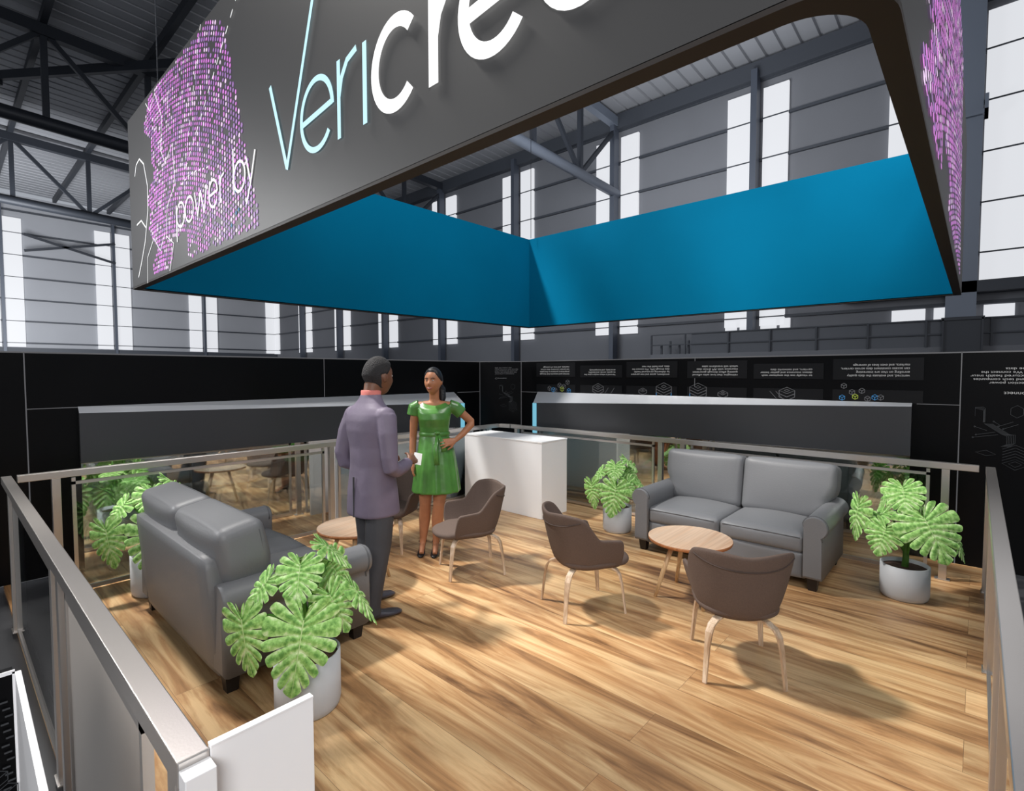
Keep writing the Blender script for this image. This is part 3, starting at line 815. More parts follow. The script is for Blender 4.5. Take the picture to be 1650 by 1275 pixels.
# ================================================================== PLANTS
def leaf_mesh(name, L, W, droop, seed, fold=.25):
    """monstera blade: local +x along the midrib to the tip, y across, z normal"""
    rnd = random.Random(seed)
    out = [(.0, .008), (-.13, .035), (-.25, .12), (-.29, .28), (-.21, .44), (-.04, .54), (.26, .55), (.46, .47), (.64, .36), (.80, .24), (.93, .11), (1.0, .0)]
    def outline(o):
        u = max(0, min(.9999, o)) * (len(out) - 1); i = int(u); t = u - i
        a = out[max(i - 1, 0)]; b = out[i]; c = out[i + 1]; d = out[min(i + 2, len(out) - 1)]
        f = lambda k: .5 * (2 * b[k] + (c[k] - a[k]) * t + (2 * a[k] - 5 * b[k] + 4 * c[k] - d[k]) * t * t + (3 * b[k] - a[k] - 3 * c[k] + d[k]) * t ** 3)
        return f(0), f(1)
    verts = []; faces = []; vein = []; mi = []
    K = 9; U = 6; VN = 9
    ob = [0, .20, .33, .44, .545, .64, .73, .81, .89, 1.0]
    mbk = [0, .01, .05, .115, .19, .285, .39, .51, .66, 1.0]
    def place(x, y, amp, v, u):
        z = -droop * x * abs(x) * .9 - fold * (abs(y) ** 1.6) * 1.1
        z += .016 * math.sin(u * PI) * v + amp * v * v * .04
        return (x * L, y * W * 1.0, z * L)
    for sg in (-1, 1):
        for k in range(K):
            amp = rnd.uniform(-.6, .6); gap = rnd.uniform(.05, .10) if k else .03
            if k == K - 1: gap = .02
            o0, o1 = ob[k], ob[k + 1]; m0, m1 = mbk[k], mbk[k + 1]; base = len(verts)
            for i in range(U + 1):
                u = i / U
                for j in range(VN + 1):
                    v = j / VN
                    g = gap * max(0, min(1, (v - .33) / .15)) * (1 + 1.6 * max(0, v - .8) / .2 * abs(2 * u - 1) ** 2)
                    oc = (o0 + o1) / 2; oo = oc + (o0 + (o1 - o0) * u - oc) * (1 - g * 1.5)
                    ex, ey = outline(oo); mx = m0 + (m1 - m0) * u
                    tip = 1 - .09 * abs(2 * u - 1) ** 4 * (1 if 0 < k < K - 1 else .2)
                    vv = v * tip
                    # sweep outward then forward
                    bx = mx + (ex - mx) * (vv ** 1.22 if ex > mx else vv); by = ey * vv ** .92
                    verts.append(place(bx, sg * by, amp, vv, u)); vein.append(math.cos(abs(2 * u - 1) * PI) * -.5 + .25 * v)
            for i in range(U):
                for j in range(VN):
                    a = base + i * (VN + 1) + j; q = (a, a + 1, a + VN + 2, a + VN + 1)
                    faces.append(q if sg > 0 else q[::-1]); mi.append(0)
    # midrib
    nr = 12; base = len(verts)
    for i in range(nr + 1):
        x = i / nr
        for s_ in (-1, 0, 1):
            p = place(x, 0, 0, 0, 0); w = .012 * (1 - .75 * x)
            verts.append((p[0], s_ * w * L * .8, p[2] + (.010 if s_ == 0 else .003) * L)); vein.append(1)
    for i in range(nr):
        for q in (0, 1):
            a = base + i * 3 + q; faces.append((a, a + 3, a + 4, a + 1)); mi.append(1)
    me = bpy.data.meshes.new(name); me.from_pydata(verts, [], faces)
    at = me.attributes.new('vein', 'FLOAT', 'POINT'); at.data.foreach_set('value', vein)
    me.polygons.foreach_set('material_index', mi); me.polygons.foreach_set('use_smooth', [True] * len(faces))
    me.materials.append(M['leaf']); me.materials.append(M['vein'])
    return me

def make_plant(leaves, stem_top, pot_r=.158, pot_h=.285):
    """local frame: +x to the right of the viewer, +y away, z up"""
    r = empty('potted_monstera')
    m = MB(); m.lathe([(.0, .0), (pot_r * .90, .0), (pot_r * .96, .012), (pot_r, .04), (pot_r, pot_h), (pot_r * .93, pot_h), (pot_r * .92, pot_h - .03), (0, pot_h - .035)], n=48, cap=False)
    m.build('pot', M['cyl'], r)
    m = MB(); m.lathe([(.0, pot_h - .022), (pot_r * .5, pot_h - .018), (pot_r * .925, pot_h - .028)], n=32, cap=False); m.build('soil', M['soil'], r)
    m = MB(); m.tube([(.0, 0, pot_h - .04), (.005, 0, pot_h + .06), (-.004, 0, stem_top), (.0, 0, stem_top + .05)], [.024, .021, .017, .008], 10); m.build('stem', M['trunk'], r)
    for k, (A, B, wf, nrm) in enumerate(leaves):
        A = V(A); B = V(B); x = (B - A); L = x.length * 1.04; x.normalize()
        n = V(nrm).normalized(); n = (n - x * n.dot(x)).normalized(); y = n.cross(x)
        me = leaf_mesh('leaf', L, L * wf * .90, .16, 11 + k, .22)
        o = bpy.data.objects.new('leaf', me); col.objects.link(o); o.parent = r
        R = Matrix((x, y, n)).transposed().to_4x4(); o.matrix_local = Matrix.Translation(A) @ R
        zb = min(pot_h + .03 + .02 * k, stem_top); m = MB(); s0 = V((.004 * (-1) ** k, 0, zb)); mid = s0.lerp(A, .55) + V((0, 0, .10 * (A - s0).length + .02))
        pts = [s0, s0.lerp(mid, .5) + V((0, 0, .02)), mid, mid.lerp(A, .6) + V((0, 0, .008)), A, A + x * .012 * L]
        m.tube(pts, [.010, .009, .007, .006, .005, .003], 8); m.build('petiole', M['petiole'], r)
    return r
P1 = [((-.014, -.20, .539), (-.074, -.29, .225), 1.02, (0, -1, .45)),
      ((-.025, -.05, .755), (-.051, -.16, .59), 1.10, (-.15, -1, .6)),
      ((-.170, .0, .685), (-.302, .0, .534), .80, (-.5, -.6, .8)),
      ((-.290, -.05, .530), (-.262, -.10, .252), .75, (-.45, -1, .1)),
      ((.079, .05, .817), (.237, .05, .687), .75, (.5, -.3, 1)),
      ((.116, .10, .700), (.213, .12, .524), 1.15, (.2, -.8, .8)),
      ((.224, .05, .572), (.365, .0, .378), .55, (.9, -.5, .5)),
      ((.108, -.02, .572), (.207, -.05, .37), .95, (.3, -1, .4)),
      ((-.06, .16, .70), (-.16, .30, .58), .9, (-.3, .6, 1)),
      ((.09, .20, .60), (.20, .36, .42), .9, (.3, .8, .8))]
P3 = [((.10, -.10, .645), (.245, -.21, .375), 1.25, (.15, -1, .75)),
      ((-.029, .0, .835), (.007, -.12, .646), 1.20, (0, -1, .8)),
      ((-.119, -.10, .530), (-.175, -.15, .32), 1.20, (-.2, -1, .5)),
      ((-.300, .0, .660), (-.348, .0, .364), .75, (-.7, -.7, .5)),
      ((-.10, .10, .76), (-.193, .10, .634), 1.1, (-.5, -.4, 1)),
      ((-.130, -.02, .625), (-.333, .0, .48), .75, (-.3, -.6, 1)),
      ((.290, .05, .500), (.363, .05, .325), .65, (1, -.5, .5)),
      ((.049, .10, .765), (.135, .15, .60), 1.1, (.5, -.4, 1)),
      ((.05, .18, .62), (.16, .34, .48), 1., (.3, .8, 1))]
def face_rot(x, y): return math.atan2(y, x) - PI / 2      # local +y points away from the entrance corner
pl1 = make_plant(P1, .44, pot_r=.160, pot_h=.285); pl1.location = (1.215, 2.50, 0); pl1.rotation_euler = (0, 0, face_rot(1.207, 2.497))
tag(pl1, 'large leafy monstera in white pot in the left foreground behind the white board', 'plant', 'monstera plants in pots')
k2 = dup(pl1, (4.86, 2.85, 0), face_rot(4.86, 2.85), .95); tag(k2, 'small monstera in white pot between counter and right sofa', 'plant', 'monstera plants in pots')
k4 = dup(pl1, (1.10, 4.74, 0), face_rot(1.1, 4.74) + .1, 1.06); tag(k4, 'monstera half hidden behind the left sofa back', 'plant', 'monstera plants in pots')
pl3 = make_plant(P3, .50, pot_r=.155, pot_h=.25); pl3.location = (4.86, .37, 0); pl3.rotation_euler = (0, 0, face_rot(4.9, .35))
tag(pl3, 'spreading monstera in white pot right of the right sofa, by the corner', 'plant', 'monstera plants in pots')

# ================================================================== HANGING SIGN
ZB, ZT = 2.4, 3.76
X0, X1, Y0, Y1 = 1.112, 6.25, .13, 5.27; RC = .16; TH = .055
sg = empty('hanging_sign', (3.7, 2.7, 2.4)); tag(sg, 'square hanging banner ring with dark lettered screens outside and blue lining inside', 'hanging sign')
SO = V((-3.7, -2.7, -2.4))
def rrect(x0, x1, y0, y1, r, corners):
    """plan outline, rounded where asked, counter-clockwise starting at near left"""
    pts = []
    for (cx, cy, a, on) in ((x0, y0, 180, corners[0]), (x1, y0, 270, corners[1]), (x1, y1, 0, corners[2]), (x0, y1, 90, corners[3])):
        if on:
            ox = cx + (r if cx == x0 else -r); oy = cy + (r if cy == y0 else -r)
            pts += [(ox + r * math.cos(math.radians(a + t)), oy + r * math.sin(math.radians(a + t))) for t in range(0, 91, 9)]
        else: pts.append((cx, cy))
    return pts
def ring_wall(outline, z0, z1, name, mt, thick_in=None):
    m = MB(); pts = outline; n = len(pts)
    lo = [V((x, y, z0)) + SO for x, y in pts]; hi = [V((x, y, z1)) + SO for x, y in pts]
    m.add(lo + hi, [(i, (i + 1) % n, n + (i + 1) % n, n + i) for i in range(n)])
    return m.build(name, mt, sg)
oo = rrect(X0, X1, Y0, Y1, RC, (1, 0, 0, 1)); oo = oo[:13] + [(X0 + .04 - .04 * math.sin(math.radians(t)), Y1 - .04 + .04 * math.cos(math.radians(t))) for t in range(0, 91, 9)]; ii = rrect(X0 + TH, X1 - TH, Y0 + TH, Y1 - TH, RC * .8, (1, 0, 0, 1)); ii = ii[:13] + [(X0 + TH + .02 - .02 * math.sin(math.radians(t)), Y1 - TH - .02 + .02 * math.cos(math.radians(t))) for t in range(0, 91, 9)]
def ribbon_panel(pts_o, off, z0, z1, name, mt):
    m = MB(); n = len(pts_o); q = []
    for i, p in enumerate(pts_o):
        a = V(pts_o[max(i - 1, 0)]); b = V(pts_o[min(i + 1, n - 1)]); d = (b - a).normalized(); q.append(V(p) + V((-d.y, d.x)) * off)
    A = [V((p[0], p[1], z0)) + SO for p in pts_o]; B = [V((p.x, p.y, z0)) + SO for p in q]
    A2 = [v + V((0, 0, z1 - z0)) for v in A]; B2 = [v + V((0, 0, z1 - z0)) for v in B]
    vs = A + A2 + B2 + B; fs = []
    for i in range(n - 1):
        for k in range(4): fs.append((k * n + i, k * n + i + 1, ((k + 1) % 4) * n + i + 1, ((k + 1) % 4) * n + i))
    fs += [(0, n, 2 * n, 3 * n), (n - 1, 4 * n - 1, 3 * n - 1, 2 * n - 1)]
    m.add(vs, fs); return m.build(name, mt, sg)
# outer screens
ic = [i for i in range(len(oo)) if True]
front = [p for p in oo if p[0] < X0 + RC + 1e-6]     # near corner arc then far-left arc
c_near = oo[:11]; c_far = oo[13:24]
front = [(c_far[k][0], c_far[k][1]) for k in range(11)] + [c_near[k] for k in range(11)]
ribbon_panel(front, .012, ZB + .012, ZT, 'front_screen', M['screen'])
ribbon_panel([(X0 + RC, Y0), (X1, Y0)], .012, ZB + .012, ZT, 'side_screen', M['screen'])
ribbon_panel([(X1, Y0), (X1, Y1)], .012, ZB + .012, ZT, 'side_screen', M['screen'])
ribbon_panel([(X1, Y1), (X0 + .04, Y1)], .012, ZB + .012, ZT, 'side_screen', M['screen'])
# inner blue lining, one panel per side
a, b, c, d = X0 + TH, X1 - TH, Y0 + TH, Y1 - TH
for seg in ([(b, d), (b, c)], [(a + .02, d), (b, d)], [(b, c), (a + .14, c)], [(a, c + .14), (a, d - .02)]):
    ribbon_panel(seg, .006, ZB + .006, ZT, 'blue_lining', M['blue'])
# rim underneath
m = MB(); n = len(oo); lo = [V((x, y, ZB)) + SO for x, y in oo]; li = [V((x, y, ZB)) + SO for x, y in ii]
up_ = [v + V((0, 0, .014)) for v in lo]; ui = [v + V((0, 0, .014)) for v in li]
fs = []
for i in range(n):
    k = (i + 1) % n
    fs += [(i, k, n + k, n + i), (i, 2 * n + i, 2 * n + k, k), (n + i, n + k, 3 * n + k, 3 * n + i)]
m.add(lo + li + up_ + ui, fs); m.build('bottom_rim', M['rim'], sg)

# lettering on the front screen: u runs to the right of a viewer (-Y), z up
LS = .962      # lettering height factor on the front screen
TF = lambda y, z: V((X0 - .006, y * LS, 1.7 + (z - 1.7) * LS)) + SO
mb = MB(); W1 = .026
ribbon(mb, [(2.644, 3.117), (2.481, 2.685)], W1, TF); ribbon(mb, [(2.481, 2.672), (2.20, 3.34), (2.08, 3.64)], W1 * .95, TF)
def e_letter(cy, cz, ry, rz, w, mi=0):
    ribbon(mb, [(cy + ry, cz - .012), (cy - ry, cz + .012)], w, TF, mi)
    ribbon(mb, [(cy - ry * math.cos(math.radians(t)), cz + rz * math.sin(math.radians(t))) for t in range(0, 325, 8)], w, TF, mi)
e_letter(2.187, 2.835, .138, .150, W1)
ribbon(mb, [(1.997, 2.672), (1.997, 2.990)], W1, TF); ribbon(mb, [(1.997, 2.84), (1.975, 2.91), (1.93, 2.965), (1.86, 2.985)], W1 * 1.05, TF)
ribbon(mb, [(1.803, 2.672), (1.803, 2.985)], W1 * 1.1, TF)
mb.build('pale_blue_lettering', M['cyan'], sg)
mb = MB(); W2 = .05
ribbon(mb, [(1.605 - .128 * math.cos(math.radians(t)), 2.825 + .148 * math.sin(math.radians(t))) for t in range(42, 322, 8)], W2, TF)
ribbon(mb, [(1.388, 2.668), (1.388, 2.975)], W2, TF); ribbon(mb, [(1.388, 2.82), (1.37, 2.89), (1.33, 2.945), (1.285, 2.965)], W2, TF)
e_letter(1.11, 2.825, .130, .148, W2)
ribbon(mb, [(.79 + .130 * math.cos(math.radians(t)), 2.825 + .148 * math.sin(math.radians(t))) for t in range(0, 361, 10)], W2, TF); ribbon(mb, [(.645, 2.668), (.645, 3.16)], W2, TF)
mb.build('white_lettering', M['wlight'], sg)
# power by
mb = MB(); w = .016
def ell(cy, cz, ry, rz, a0, a1): return [(cy - ry * math.cos(math.radians(t)), cz + rz * math.sin(math.radians(t))) for t in range(a0, a1 + 1, 10)]
bz = 2.705
ribbon(mb, [(4.17, bz + .16), (4.17, bz - .09)], w, TF); ribbon(mb, ell(4.08, bz + .08, .085, .08, 0, 360), w, TF)
ribbon(mb, ell(3.90, bz + .08, .08, .08, 0, 360), w, TF)
ribbon(mb, [(3.79, bz + .16), (3.74, bz)], w, TF); ribbon(mb, [(3.74, bz), (3.68, bz + .15)], w, TF); ribbon(mb, [(3.68, bz + .15), (3.62, bz)], w, TF); ribbon(mb, [(3.62, bz), (3.57, bz + .16)], w, TF)
ribbon(mb, [(3.53, bz + .075), (3.39, bz + .085)], w, TF); ribbon(mb, [(3.46 - .07 * math.cos(math.radians(t)), bz + .08 + .08 * math.sin(math.radians(t))) for t in range(0, 325, 9)], w, TF)
ribbon(mb, [(3.345, bz), (3.345, bz + .16)], w, TF); ribbon(mb, [(3.345, bz + .10), (3.32, bz + .145), (3.28, bz + .158)], w, TF)
mb.build('power_lettering', M['wlight'], sg); mb = MB()
ribbon(mb, [(3.135, bz), (3.135, bz + .25)], w, TF); ribbon(mb, ell(3.055, bz + .08, .078, .08, 0, 360), w, TF)
ribbon(mb, [(2.96, bz + .16), (2.905, bz + .01)], w, TF); ribbon(mb, [(2.84, bz + .165), (2.905, bz + .01), (2.965, bz - .09)], w, TF)
mb.build('by_lettering', M['wlight'], sg)

# magenta dot artwork
def dot_art(to3, y_left, sgn, seed, n_rows=54):
    rnd = random.Random(seed); mb = MB()
    for r_ in range(n_rows):
        z0 = 2.34 + r_ * .0305
        y = y_left; c = 0
        while True:
            t = (y_left - y) / 2.2
            if t > 1: break
            z = z0 + .14 * math.sin(min(1, t) * 2.0) - .75 * t ** 2.0 + .2 * t * (z0 - 3) * .3
            lim = 2.79 + (z - 2.447) * .36
            if z < ZB + .075 or z > ZT + .05: y -= .03; c += 1; continue
            if y < lim: break
            face = .08 * math.sin(z * 9) + .05 * math.sin(z * 23)       # ragged left profile
            keep = y < 4.80 + face and rnd.random() > .10
            if z < 2.66 and 3.95 < y < 4.28: keep = False
            if z < 2.75 and y > 4.80: keep = keep and rnd.random() > .5
            if keep:
                s = .0125 + .0070 * rnd.random() * (1 - .3 * t) + (.004 if 4.45 < y else 0); h = .0085 + .0058 * rnd.random()
                k = rnd.random(); hot = math.sin(z * 31 + y * 9) * .5 + .5
                mi = 1 if k > .90 or (hot > .9 and k > .5) else (2 if k < .18 + .5 * t * t else 0)
                if k > .975 and z < 2.75 and y < 3.3: mi = 3
                w_ = s * (1 - .25 * t)
                mb.add([to3(y + w_, z), to3(y + w_ * .5, z + h), to3(y - w_ * .5, z + h), to3(y - w_, z), to3(y - w_ * .5, z - h), to3(y + w_ * .5, z - h)], [(0, 1, 2, 3, 4, 5)], mi)
            y -= .034 + .010 * (1 - t); c += 1
    return mb
TD = lambda y, z: V((X0 - .003, y * LS, 1.7 + (z - 1.7) * LS)) + SO
dot_art(TD, 4.95, 1, 3).build('magenta_dot_artwork', [M['magenta'], M['pinkw'], M['violet'], M['print_b']], sg)
mb = MB(); w = .009
ribbon(mb, [(5.235, 3.33), (5.18, 3.41), (5.08, 3.43), (4.96, 3.36), (4.87, 3.17), (4.88, 2.98), (4.98, 2.76), (5.10, 2.62), (5.22, 2.50)], w * 1.6, TF)
ribbon(mb, [(5.22, 2.93), (5.08, 2.94), (4.95, 2.86)], w * 1.5, TF)
ribbon(mb, [(4.85, 3.79), (4.75, 3.70), (4.60, 3.78), (4.44, 3.55), (4.50, 3.34), (4.40, 3.22), (4.22, 3.30), (4.18, 3.02), (4.38, 2.90), (4.42, 2.70), (4.25, 2.62), (4.36, 2.44)], w, TF)
ribbon(mb, [(4.95, 2.42), (4.93, 2.62), (4.74, 2.74), (4.58, 2.62), (4.46, 2.72)], w, TF)
for k in range(14):
    a = (3.95 - k * .075, 3.06 + k * .055); ribbon(mb, [a, (a[0] - .035, a[1] + .028)], w, TF)
    b = (4.0 - k * .03, 3.0 + k * .062); ribbon(mb, [b, (b[0] - .012, b[1] + .03)], w, TF)
for k in range(8):
    a = (4.05 - k * .07, 2.98 + .02 * math.sin(k * .6)); ribbon(mb, [a, (a[0] - .03, a[1])], w, TF)
mb.build('white_outline_artwork', M['wlight'], sg)
# the same artwork on the side screen facing right
TS = lambda y, z: V((1.3 + (5.0 - y) * 1.9, Y0 - .004, ZB + (z - ZB) * .94)) + SO
dot_art(TS, 4.95, 1, 5, 60).build('magenta_dot_artwork', [M['magenta'], M['pinkw'], M['violet'], M['print_b']], sg)
# suspension cables
for (x, y) in ((1.3, .3), (6.1, .3), (1.3, 5.1), (6.1, 5.1)):
    m = MB(); m.tube([V((x, y, ZT - .02)) + SO, V((x, y, 12.4)) + SO], .004, 6); m.build('cable', M['steel'], sg)

# ================================================================== PEOPLE
def head_pt(d, L=1., kind='m'):
    """surface point of a head for unit direction d (x forward, z up)"""
    x, y, z = d
    rx, ry, rz = (.100, .078, .120) if kind == 'm' else (.095, .074, .114)
    px, py, pz = rx * x, ry * y, rz * z
    if z < 0:
        k = -z
        py *= 1 - .30 * k ** 1.3; px *= (1 - .10 * k) if x > 0 else (1 - .50 * k)
        px += .018 * k
    if x > 0: px *= 1 - .06 * (1 - abs(y)) * 0
    px -= .006 * max(0, x) * math.exp(-((pz - .012) / .02) ** 2) * (1 + 0 * y)       # eye line
    # nose, lips, chin
    if x > 0:
        g = lambda cy, cz, sy, sz: math.exp(-((py - cy) / sy) ** 2 - ((pz - cz) / sz) ** 2)
        px += .020 * g(0, -.022, .013, .016) + .011 * g(0, .000, .009, .020)
        px += .006 * g(0, -.056, .022, .010) + .008 * g(0, -.092, .024, .016)
        px -= .007 * (g(.030, .010, .014, .010) + g(-.030, .010, .014, .010))
        px += .004 * (g(.030, .028, .020, .007) + g(-.030, .028, .020, .007))
        px += .004 * (g(.042, -.03, .02, .02) + g(-.042, -.03, .02, .02))
    return V((px, py, pz))
def add_head(mb, T, kind='m', inflate=1., keep=None, n=44):
    rings = []
    for i in range(n + 1):
        t = PI * min(max(i / n, .004), .996); row = []
        for j in range(n * 2):
            a = PI * j / n; d = (math.sin(t) * math.cos(a), math.sin(t) * math.sin(a), math.cos(t))
            row.append(T @ (head_pt(d, kind=kind) * inflate))
        rings.append(row[::-1])
    mb.rings(rings)
def hair_cap(mb, T, kind, inf, line, n=40):
    """closed cap over the part of the skull selected by line(dir)"""
    outer = []; top = []
    for i in range(n + 1):
        t = PI * min(max(i / n, .004), .996)
        for j in range(n * 2):
            a = PI * j / n; d = V((math.sin(t) * math.cos(a), math.sin(t) * math.sin(a), math.cos(t)))
            w = max(0, min(1, line(d)))
            k = 1 + (inf - 1) * w if w > 0 else .93
            outer.append(T @ (head_pt(d, kind=kind) * k))
    m2 = n * 2; rings = [outer[i * m2:(i + 1) * m2][::-1] for i in range(n + 1)]
    mb.rings(rings)
def limb(mb, pts, rad, n=14): mb.tube(pts, rad, n)
def hand(mb, W, d, nrm, curl=.5, s=1., thumb=1, spread=.12):
    """palm + four fingers + thumb; d along the fingers, nrm out of the back of the hand"""
    d = V(d).normalized(); nrm = V(nrm).normalized(); nrm = (nrm - d * nrm.dot(d)).normalized(); sd = d.cross(nrm) * thumb
    W = V(W)
    for k in (-.55, .55): mb.tube([W + sd * k * .022 * s, W + d * .045 * s + sd * k * .040 * s, W + d * .088 * s + sd * k * .042 * s], [.019 * s, .019 * s, .015 * s], 10)
    mb.tube([W, W + d * .045 * s, W + d * .088 * s], [.021 * s, .020 * s, .015 * s], 10)
    for i, (off, ln) in enumerate(((.033, .070), (.011, .078), (-.011, .073), (-.032, .058))):
        p = W + d * .082 * s + sd * off * s; dd = (d + sd * spread * (off / .033)).normalized(); pts = [p - d * .01 * s, p]
        ang = 0
        for q in range(3):
            ang += curl * (.55 if q else .45); v = (dd * math.cos(ang) - nrm * math.sin(ang)); p = p + v * ln * s * (.45, .32, .25)[q]; pts.append(p)
        mb.tube(pts, [.0095 * s, .0095 * s, .0088 * s, .0080 * s, .0066 * s], 8)
    p = W + d * .02 * s + sd * .024 * s; v = (d * .65 + sd * .8 - nrm * .15).normalized(); q = p + v * .038 * s; v2 = (d * .9 + sd * .35 - nrm * .4 * (1 + curl)).normalized()
    r_ = q + v2 * .030 * s; mb.tube([p, q, r_, r_ + v2 * .022 * s], [.014 * s, .011 * s, .0095 * s, .0075 * s], 8)
def shoe(mb, heel, toe, w=.045, h=.075, hh=0.):
    heel = V(heel); toe = V(toe); d = toe - heel; L = d.length; d.normalize(); sd = V((-d.y, d.x, 0)); rings = []
    for (t, ww, ht, z0) in ((0, .55, .9, hh), (.06, .78, 1., hh), (.25, .82, 1., hh * .8), (.42, .80, .80, hh * .35), (.62, 1., .58, 0), (.80, .98, .50, 0), (.93, .72, .42, 0), (1., .35, .28, 0)):
        c = heel + d * L * t; row = []
        for k in range(16):
            a = 2 * PI * k / 16; ca, sa = math.cos(a), math.sin(a)
            row.append(c + sd * ca * w * ww + V((0, 0, z0 + .003 + (h * ht) * max(0, .5 + .5 * sa) ** .8)))
        rings.append(row)
    mb.rings(rings)

# ---- the man: faces +x locally
man = empty('person', (2.055, 3.20, 0), math.radians(3)); tag(man, 'standing man in mauve grey suit jacket and dark trousers, seen from behind, holding paper', 'person')
Hd = Matrix.Translation((.065, .0, 1.675)) @ Matrix.Rotation(math.radians(2), 4, 'Z') @ Matrix.Rotation(math.radians(4), 4, 'Y') @ Matrix.Scale(1.12, 4)
mb = MB(); add_head(mb, Hd, 'm', 1.0)
mb.tube([(-.01, 0, 1.44), (.0, 0, 1.52), (.025, 0, 1.62)], [.070, .060, .064], 16)
for s in (-1, 1):
    c = Hd @ V((-.008, s * .080, -.008)); mb.ball(c, (.018, .010, .032), 8)
mb.tube([(.0, .0, 1.0), (0, 0, 1.2), (0, 0, 1.4), (-.01, 0, 1.5)], [.10, .10, .11, .06], 14)
mb.tube([(.0, -.15, 1.39), (-.035, -.215, 1.30), (-.03, -.245, 1.06), (.10, -.215, 1.03), (.21, -.165, 1.06)], [.05, .045, .036, .033, .026], 12)
mb.tube([(.0, .15, 1.39), (-.035, .215, 1.30), (-.05, .255, 1.06), (.08, .215, 1.01), (.19, .15, 1.05)], [.05, .045, .036, .033, .026], 12)
hand(mb, (.215, -.162, 1.062), (.85, .45, .1), (.25, -.7, .5), .95, 1., -1)
hand(mb, (.19, .15, 1.05), (.85, -.45, .1), (.1, .6, .7), .8, 1., 1)
fuse(mb, 'body', M['skin_m'], man, .0062, 3)
mb = MB(); hair_cap(mb, Hd, 'm', 1.10, lambda d: 6 * ((d.z * .9 - d.x * .75 - .02) if d.x > 0 else (d.z + .62 + .1 * abs(d.x))) if not (abs(d.y) > .8 and d.z < .12 and d.x > -.35) else -1)
fuse(mb, 'hair', M['hair_m'], man, .006, 2)
for s in (-1, 1):
    m = MB(); m.ball(Hd @ V((.082, s * .030, .010)), .010, 8); e = m.build('eye', M['eye'], man)
mb = MB(); mb.lathe([(.070, 1.50), (.071, 1.52), (.069, 1.580), (.062, 1.585), (.060, 1.52)], n=28, cap=False); c = mb.build('shirt_collar', M['collar'], man); c.location = (.002, 0, -.005)
# jacket
def torso(mb, secs, n=40):
    rings = []
    for (z, cx, rx, ry, e) in secs:
        row = []
        for k in range(n):
            a = 2 * PI * k / n; c, s = math.cos(a), math.sin(a)
            row.append(V((cx + rx * math.copysign(abs(c) ** e, c), ry * math.copysign(abs(s) ** e, s), z)))
        rings.append(row)
    mb.rings(rings)
mb = MB(); torso(mb, [(.695, .010, .160, .190, .85), (.71, .010, .164, .196, .85), (.86, .006, .154, .190, .85), (1.05, .005, .134, .172, .9), (1.18, .0, .128, .178, .9), (1.30, -.008, .132, .196, .85), (1.37, -.012, .125, .205, .85), (1.41, -.012, .116, .203, .87), (1.45, -.012, .100, .175, .92), (1.49, -.008, .082, .125, 1), (1.53, .0, .074, .080, 1), (1.552, .002, .070, .071, 1)])
for s in (-1, 1):
    mb.ball((-.012, s * .185, 1.405), (.072, .060, .062), 10)
limb(mb, [(-.01, -.185, 1.40), (-.03, -.228, 1.28), (-.035, -.250, 1.12), (-.03, -.255, 1.055), (.03, -.242, 1.03), (.115, -.205, 1.035), (.185, -.172, 1.055)], [.072, .066, .058, .056, .052, .047, .042])
limb(mb, [(-.01, .185, 1.40), (-.045, .225, 1.28), (-.075, .245, 1.12), (-.06, .245, 1.055), (.02, .225, 1.02), (.10, .20, 1.03), (.17, .155, 1.045)], [.072, .066, .058, .056, .052, .047, .042])
fuse(mb, 'jacket', M['jacket'], man, .009, 3)
m = MB(); m.box(-.157, -.146, -.003, .003, .70, .98); m.build('vent_seam', M['trousers'], man)
mb = MB()
limb(mb, [(.0, -.08, .90), (.0, -.088, .72), (-.03, -.105, .50), (-.085, -.12, .30), (-.135, -.135, .10), (-.13, -.135, .045)], [.095, .102, .092, .084, .078, .084])
limb(mb, [(.01, .08, .90), (.03, .088, .72), (.05, .10, .50), (.03, .105, .30), (.01, .105, .10), (.015, .105, .045)], [.095, .102, .092, .084, .078, .084])
mb.ball((0, 0, .88), (.115, .15, .12), 12)
fuse(mb, 'trousers', M['trousers'], man, .010, 3)
mb = MB(); shoe(mb, (-.205, -.13, 0), (.085, -.205, 0), .050, .085); mb.build('shoe', M['shoe'], man)
mb = MB(); shoe(mb, (-.055, .11, 0), (.24, .07, 0), .050, .085); mb.build('shoe', M['shoe'], man)
# paper in his hands
m = MB(); R_ = man.matrix_basis
m.add([V((0, -.04, -.05)), V((0.01, .06, -.05)), V((.025, .06, .035)), V((.015, -.04, .035)), V((.002, -.04, -.05)), V((.012, .06, -.05)), V((.027, .06, .035)), V((.017, -.04, .035))],
      [(0, 3, 2, 1), (4, 5, 6, 7), (0, 1, 5, 4), (1, 2, 6, 5), (2, 3, 7, 6), (3, 0, 4, 7)])
pp = m.build('paper_sheet', M['paper']); rz = math.radians(3)
lx, ly = .335, -.10; pp.location = (2.055 + lx * math.cos(rz) - ly * math.sin(rz), 3.20 + lx * math.sin(rz) + ly * math.cos(rz), 1.06); pp.rotation_euler = (0, 0, rz)
tag(pp, 'small white sheet of paper held in front of the man by both hands', 'paper')

